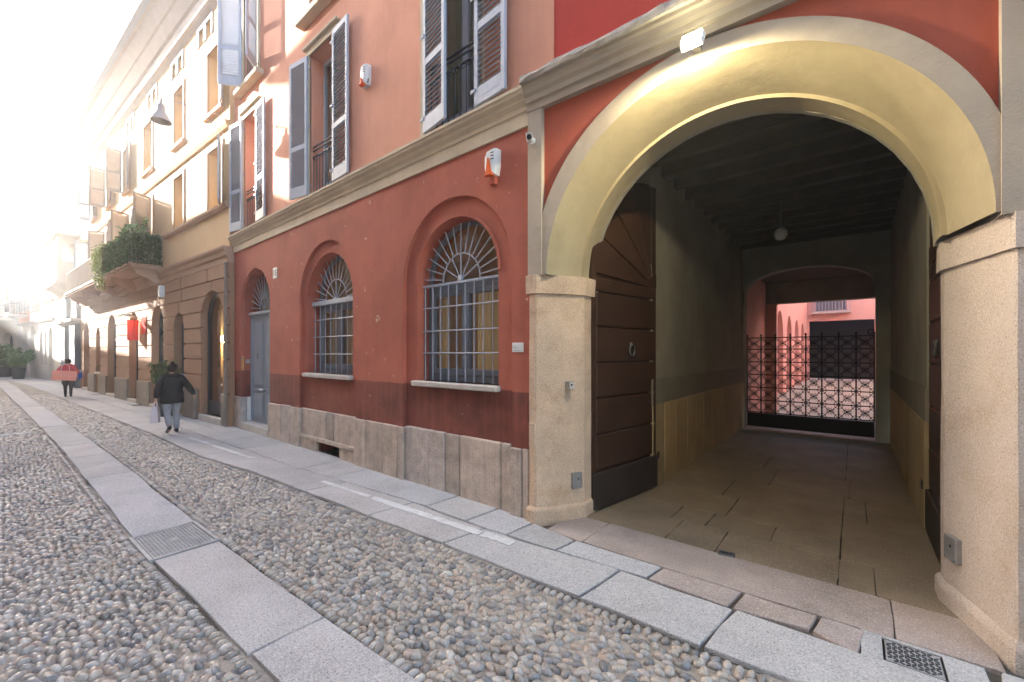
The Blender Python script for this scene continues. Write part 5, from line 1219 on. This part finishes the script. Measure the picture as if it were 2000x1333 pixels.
# cable on the right pilaster
MB().tube([(3.40, -.035, 4.9), (3.42, -.03, 4.0), (3.47, -.04, 3.55)], .006, 5).build('cable', 'iron', gw)
def on_pier(x, y, z, nx, ny):
    n_ = Vector((nx, ny, 0)).normalized(); t_ = Vector((-n_.y, n_.x, 0)); m_ = Matrix.Identity(4); m_.col[0][:3] = t_; m_.col[1][:3] = -n_; m_.col[2][:3] = (0, 0, 1); m_.col[3][:3] = (x, y, z)
    return ROOTM[gw.name] @ m_
def place(o, m_): o.location = m_.to_translation(); o.rotation_euler = m_.to_euler(); ROOTM[o.name] = m_
for nm, lab, mx in (('access_plate', 'grey metal access plate low on the left granite pier', on_pier(.385, .36, .42, .92, -.40)), ('access_plate', 'grey metal access plate low on the right granite pier', on_pier(3.245, .53, .44, -.94, -.32))):
    t = thing(nm, lab, 'metal plate', (0, 0, 0), 0, 'metal plates on the gate piers'); place(t, mx)
    MB().cbox(-.062, .062, -.018, .03, -.085, .085, .004).build('plate', 'steel', t); MB().lathe([(.010, -.017), (.010, -.020), (.004, -.0205)], 10, (.01, 0, .02), 'y').build('keyhole', 'black', t)
    for sx in (-1, 1): MB().lathe([(.005, -.017), (.005, -.021)], 8, (sx * .05, 0, -.07), 'y').build('screw', 'iron', t)
kb_ = thing('key_switch', 'small square steel key switch box halfway up the left granite pier', 'key switch', (0, 0, 0)); place(kb_, on_pier(.35, .27, 1.455, .90, -.44))
MB().cbox(-.036, .036, -.045, .03, -.042, .042, .004).build('box', 'steel', kb_); MB().cbox(-.031, .031, -.049, -.044, -.037, .037, .002).build('face_plate', 'sill', kb_); MB().lathe([(.011, -.048), (.011, -.054), (.004, -.055)], 10, (-.008, 0, .008), 'y').build('key_barrel', 'black', kb_)
# floodlight over the arch
fl = thing('floodlight', 'lit floodlight fixed over the carriage arch below the string course', 'floodlight', (-.985, 3.50, 4.26), R(1.5))
MB().cbox(-.03, .03, -.02, .10, -.01, .03, .004).build('bracket', 'iron', fl)
fm = Matrix.Translation((0, -.075, -.015)) @ Matrix.Rotation(R(-28), 4, 'X')
b_ = MB().cbox(-.085, .085, -.03, .03, -.06, .06, .01, fm); b_.build('housing', 'white', fl); b_ = MB().cbox(-.072, .072, -.036, -.029, -.048, .048, .003, fm); b_.build('lens', 'lampglow', fl)
ld = bpy.data.lights.new('floodlight_beam', 'SPOT'); ld.energy = LAMP_W; ld.color = (1, .87, .56); ld.spot_size = R(172); ld.spot_blend = .35; ld.shadow_soft_size = .05
lo = bpy.data.objects.new('floodlight_beam', ld); COL.objects.link(lo); lo.location = (-.985, 3.36, 4.17); lo.rotation_euler = Vector((0.05, -.55, 1)).to_track_quat('Z', 'Y').to_euler()
# passage globe lamp
pg = thing('passage_globe_lamp', 'unlit opal globe lamp hanging from the dark passage ceiling', 'lamp', (-.93, 8.0, 3.73))
MB().lathe([(.01, -.10), (.06, -.085), (.095, -.03), (.10, .0), (.09, .05), (.05, .09), (.03, .10)], 18).build('globe', 'opal', pg, smooth=True); MB().lathe([(.035, .09), (.04, .12), (.012, .14), (.012, .69)], 10).build('stem', 'iron', pg)
# small vents in the ochre panels
for x, y, z, lab in ((WLx + .016, 5.62, .42, 'small dark keyhole vent in the ochre panel behind the left door leaf'), (WRx - .016, 6.0, .45, 'small dark keyhole vent in the ochre panel behind the right door leaf')):
    o = MB().cbox(-.012, .012, -.03, .03, -.045, .045, .003).build('panel_vent', 'black'); o.location = (x, y, z); tag(o, lab, 'vent', 'vents in the passage panels')
# street lamp on a bracket over the street
slm = thing('street_lamp', 'bell shaped street lamp hanging from a wall bracket in the bright glare', 'street lamp', (-12.05, 3.48, 7.65), R(90 - 16))
MB().tube([(0, 0, 0), (-.4, 0, .03), (-1.25, 0, .05)], .012, 6).build('arm', 'palegrey', slm); MB().tube([(0, 0, -.45), (-.5, 0, -.05), (-.9, 0, .04)], .008, 5).build('brace', 'palegrey', slm)
MB().lathe([(.02, .03), (.03, -.08), (.07, -.12), (.08, -.26), (.10, -.30)], 14, (-1.22, 0, 0)).build('canopy', 'palegrey', slm); MB().lathe([(.10, -.30), (.19, -.47), (.20, -.50), (.15, -.49), (.08, -.36)], 18, (-1.22, 0, 0)).build('shade', 'palegrey', slm)
# ================================================================== people
def ringe(c, rx, ry, n=18, rz=0.):
    return [(c[0] + rx * math.cos(2 * math.pi * k / n) * math.cos(rz) - ry * math.sin(2 * math.pi * k / n) * math.sin(rz), c[1] + rx * math.cos(2 * math.pi * k / n) * math.sin(rz) + ry * math.sin(2 * math.pi * k / n) * math.cos(rz), c[2]) for k in range(n)]
def body_mesh(J, E, name):
    keys = list(J); idx = {k: i for i, k in enumerate(keys)}
    me = bpy.data.meshes.new(name); me.from_pydata([J[k][0] for k in keys], [(idx[a], idx[b]) for a, b in E], [])
    o = bpy.data.objects.new(name, me); COL.objects.link(o); md = o.modifiers.new('s', 'SKIN'); sv = me.skin_vertices[0].data
    for k in keys: r_ = J[k][1]; sv[idx[k]].radius = r_ if isinstance(r_, tuple) else (r_, r_); sv[idx[k]].use_root = (k == 'pelvis')
    md.use_smooth_shade = True; ss = o.modifiers.new('u', 'SUBSURF'); ss.levels = 1; ss.render_levels = 1
    dg = bpy.context.evaluated_depsgraph_get(); out = bpy.data.meshes.new_from_object(o.evaluated_get(dg)); bpy.data.objects.remove(o)
    out.name = name; out.materials.clear(); out.materials.append(M['skin']); out.shade_smooth(); return out
def skeleton(P):
    J = {'pelvis': ((0, 0, .82), (.12, .095)), 'waist': ((0, 0, .97), (.105, .085)), 'chest': ((0, .01, 1.14), (.125, .095)), 'neckb': ((0, .015, 1.27), .055), 'neck': ((0, .025, 1.325), .044), 'jaw': ((0, .05, 1.375), (.055, .06)), 'head': ((0, .04, 1.45), (.074, .088)), 'crown': ((0, .03, 1.515), (.055, .06))}
    E = [('pelvis', 'waist'), ('waist', 'chest'), ('chest', 'neckb'), ('neckb', 'neck'), ('neck', 'jaw'), ('jaw', 'head'), ('head', 'crown')]
    J['nose'] = ((0, .145, 1.43), .012); E.append(('head', 'nose'))
    for s_, sx in (('R', 1), ('L', -1)):
        e = P[s_ + '_arm']; l = P[s_ + '_leg']
        J.update({s_ + 'sh': ((sx * .15, .0, 1.235), .05), s_ + 'el': (e[0], .037), s_ + 'wr': (e[1], .025), s_ + 'pa': (e[2], (.032, .016))}); E += [('chest', s_ + 'sh'), (s_ + 'sh', s_ + 'el'), (s_ + 'el', s_ + 'wr'), (s_ + 'wr', s_ + 'pa')]
        w_, p_ = Vector(e[1]), Vector(e[2]); d = (p_ - w_).normalized(); side = d.cross(Vector((sx, 0, 0))).normalized(); inn = d.cross(side).normalized() * (1)
        for k in range(5):
            ln = (.045, .066, .074, .068, .052)[k]; o_ = (side * (.03 - .016 * k)); curl = inn * P.get('curl', .4)
            base = p_ + o_ + d * (.02 if k else -.02) + (side * .012 if k == 0 else Vector())
            a = base + (d * .55 + curl * .2 + (side * .5 if k == 0 else Vector())) * ln; b = a + (d * .5 + curl) * ln * .6
            J[f'{s_}f{k}a'] = (tuple(base), .0085); J[f'{s_}f{k}b'] = (tuple(a), .008); J[f'{s_}f{k}c'] = (tuple(b), .0065); E += [(s_ + 'pa', f'{s_}f{k}a'), (f'{s_}f{k}a', f'{s_}f{k}b'), (f'{s_}f{k}b', f'{s_}f{k}c')]
        J.update({s_ + 'hip': ((sx * .085, 0, .77), (.085, .09)), s_ + 'kn': (l[0], .055), s_ + 'an': (l[1], .036), s_ + 'he': (l[2], .03), s_ + 'to': (l[3], .026)}); E += [('pelvis', s_ + 'hip'), (s_ + 'hip', s_ + 'kn'), (s_ + 'kn', s_ + 'an'), (s_ + 'an', s_ + 'he'), (s_ + 'he', s_ + 'to')]
    return J, E
def leg_cloth(mb, hip, kn, an, r_):
    mb.tube([(hip[0], hip[1], hip[2] + .06), hip, tuple((Vector(hip) + Vector(kn)) / 2), kn, tuple((Vector(kn) * .45 + Vector(an) * .55)), an], r_, 12)
def shoe(t, an, to, sole, m_):
    a, b = Vector(an), Vector(to); d = (b - a); d.z = 0; d.normalize(); s_ = Vector((-d.y, d.x, 0)); rings = []
    slope = (b.z - (a.z - .06))
    for k, (l, w_, h) in enumerate(((-.055, .022, .05), (-.045, .034, .095), (.02, .038, .10), (.09, .042, .065), (.15, .042, .05), (.19, .026, .032))):
        c_ = Vector((a.x, a.y, 0)) + d * l; zz = max(0.004, a.z - .085 + (b.z - .03 - (a.z - .085)) * max(0, min(1, (l + .05) / .22)))
        rings.append([tuple(c_ + s_ * w_ * math.cos(q) * 1.0 + Vector((0, 0, zz + h * .5 + h * .5 * math.sin(q)))) for q in [2 * math.pi * j / 12 for j in range(12)]])
    MB().loft(rings).build('shoe', m_, t, smooth=True)
def person(lab, loc, rz, P, dress):
    t = thing('person', lab, 'person', loc, rz); J, E = skeleton(P); link('body', body_mesh(J, E, 'body'), t)
    g = lambda k: J[k][0]
    tr = MB()
    for s_ in ('R', 'L'): leg_cloth(tr, g(s_ + 'hip'), g(s_ + 'kn'), g(s_ + 'an'), dress['legr'])
    tr.loft([ringe((0, 0, z), a, b) for z, a, b in ((.70, .12, .11), (.77, .175, .135), (.86, .17, .13), (.97, .145, .115))]); tr.build('trousers', dress['leg'], t, smooth=True)
    ct = MB(); ct.loft([ringe((0, y, z), a, b, 22) for z, a, b, y in dress['coat']])
    for s_ in ('R', 'L'): ct.tube([tuple(Vector(g(s_ + 'sh')) + Vector((0, 0, .015)) - Vector((.05 if s_ == 'R' else -.05, 0, -.01))), g(s_ + 'sh'), tuple((Vector(g(s_ + 'sh')) + Vector(g(s_ + 'el'))) / 2), g(s_ + 'el'), tuple((Vector(g(s_ + 'el')) + Vector(g(s_ + 'wr'))) / 2), tuple(Vector(g(s_ + 'wr')) * .95 + Vector(g(s_ + 'el')) * .05)], dress['armr'], 14)
    ct.build('coat', dress['top'], t, smooth=True)
    if dress.get('collar'): MB().tube([(.10 * math.cos(a), .0 + .085 * math.sin(a) - .005, 1.295 + .012 * math.sin(a)) for a in [2 * math.pi * k / 18 for k in range(18)]], .045, 10, True).build('collar', dress['collar'], t, smooth=True)
    hr = MB(); hr.loft([ringe((0, y, z), a, b, 16) for z, a, b, y in ((1.37, .055, .045, -.03), (1.41, .082, .075, -.012), (1.46, .092, .095, .012), (1.50, .088, .098, .018), (1.54, .062, .07, .02), (1.565, .02, .025, .02))])
    if dress.get('bun'): hr.lathe([(.005, -.05), (.035, -.035), (.045, 0), (.035, .03), (.005, .045)], 12, (0, -.03, 1.565))
    hr.build('hair', 'hair', t, smooth=True)
    for s_ in ('R', 'L'): shoe(t, g(s_ + 'an'), g(s_ + 'to'), None, 'shoe')
    return t, J
P1 = {'R_arm': ((.30, -.05, 1.01), (.40, .07, .84), (.425, .115, .775)), 'L_arm': ((-.25, -.06, 1.0), (-.27, .03, .80), (-.275, .05, .735)),
      'R_leg': ((.085, .08, .44), (.085, .03, .085), (.085, .02, .04), (.09, .17, .03)), 'L_leg': ((-.085, -.02, .43), (-.09, -.30, .20), (-.09, -.34, .13), (-.095, -.20, .045)), 'curl': .5}
pa = gp(336, 846)
w1, J1 = person('woman seen from behind in a black puffer coat and grey trousers walking on pavement', (*pa, .008), R(90 - 3), P1,
            dict(leg='trous', top='coat', collar='fur', bun=True, legr=[.105, .102, .088, .068, .062, .052],
                 coat=[(.665, .195, .155, 0), (.69, .222, .178, 0), (.76, .218, .17, 0), (.80, .205, .16, 0), (.86, .215, .168, 0), (.93, .195, .152, 0), (.96, .182, .142, 0), (1.03, .202, .158, 0), (1.10, .200, .150, 0), (1.16, .205, .155, .005), (1.225, .185, .135, .01), (1.28, .115, .095, .012), (1.32, .075, .07, .015)],
                 armr=[.06, .078, .074, .066, .062, .048]))
def bag_at(name, lab, root, x, y, z, w_, d_, h, m_, tilt=0, handle=.16, yaw=0, marks=None):
    mx = ROOTM[root.name] @ Matrix.Translation((x, y, z)) @ Matrix.Rotation(yaw, 4, 'Z') @ Matrix.Rotation(tilt, 4, 'Y')
    t = thing(name, lab, 'bag', (0, 0, 0)); place(t, mx)
    b_ = MB(); b_.loft([[(a * w_ / 2 * k, c * d_ / 2 * k2, zz) for a, c in ((-1, -1), (0, -1.06), (1, -1), (1, 1), (0, 1.06), (-1, 1))] for zz, k, k2 in ((0, .97, 1), (h * .5, 1.0, .9), (h, .99, .55))], cap=True); b_.build('bag_body', m_, t)
    for s_ in (-1, 1): MB().tube([(-w_ * .18, s_ * d_ * .22, h - .02), (-w_ * .15, s_ * d_ * .12, h + handle * .7), (0, 0, h + handle), (w_ * .15, s_ * d_ * .12, h + handle * .7), (w_ * .18, s_ * d_ * .22, h - .02)], .007, 5).build('handle', 'bagpale', t)
    return t
bag_at('shopping_bag', 'pale lilac paper shopping bag held in the left hand of black coated woman', w1, -.285, .05, .25, .30, .14, .36, 'bagpale', R(6), .14, R(75))
P2 = {'R_arm': ((.27, -.02, 1.0), (.26, .12, .86), (.25, .17, .82)), 'L_arm': ((-.30, -.10, 1.05), (-.20, -.20, 1.05), (-.15, -.22, 1.05)),
      'R_leg': ((.08, .05, .43), (.075, -.05, .10), (.075, -.07, .05), (.08, .08, .03)), 'L_leg': ((-.08, .08, .43), (-.075, .06, .09), (-.075, .05, .04), (-.08, .2, .03)), 'curl': .5}
pb_ = gp(133, 776)
w2, J2 = person('person in a crimson jacket and black trousers walking away with a big bag', (*pb_, .006), R(90 - 6), P2,
            dict(leg='blackcloth', top='redjacket', collar='redjacket', legr=[.10, .098, .082, .062, .05, .042],
                 coat=[(.72, .19, .15, 0), (.75, .215, .17, 0), (.85, .21, .165, 0), (.95, .205, .158, 0), (1.05, .215, .165, 0), (1.15, .215, .155, .005), (1.225, .19, .135, .01), (1.28, .12, .095, .012), (1.32, .075, .07, .015)], armr=[.06, .08, .076, .066, .058, .046]))
bg_ = bag_at('shopping_bag', 'huge salmon pink paper bag slung behind the person in crimson', w2, -.10, -.36, .70, .68, .20, .38, 'bagpink', R(5), .28, R(-4))
MB().box(-.26, .20, -.1105, -.1085, .20, .208).build('printed_line', 'bagpale', bg_)
bag_at('small_bag', 'small bright blue bag at the right side of the person in crimson', w2, .33, .02, .74, .13, .10, .26, 'bluecloth', 0, .1, R(20))
# ================================================================== haze volume added to imitate the sun's glare over the street
hm = bpy.data.materials.new('sun_glare_haze'); hm.use_nodes = True; hn = hm.node_tree
hn.nodes.remove(hn.nodes['Principled BSDF']); pv = hn.nodes.new('ShaderNodeVolumePrincipled')
pv.inputs['Color'].default_value = (.97, .98, 1, 1); pv.inputs['Density'].default_value = HAZE; pv.inputs['Anisotropy'].default_value = .62
hn.links.new(pv.outputs[0], hn.nodes['Material Output'].inputs['Volume'])
M['haze'] = hm
stuff(MB().box(-165, 65, -65, 95, -1.6, 19).build('haze', 'haze'))
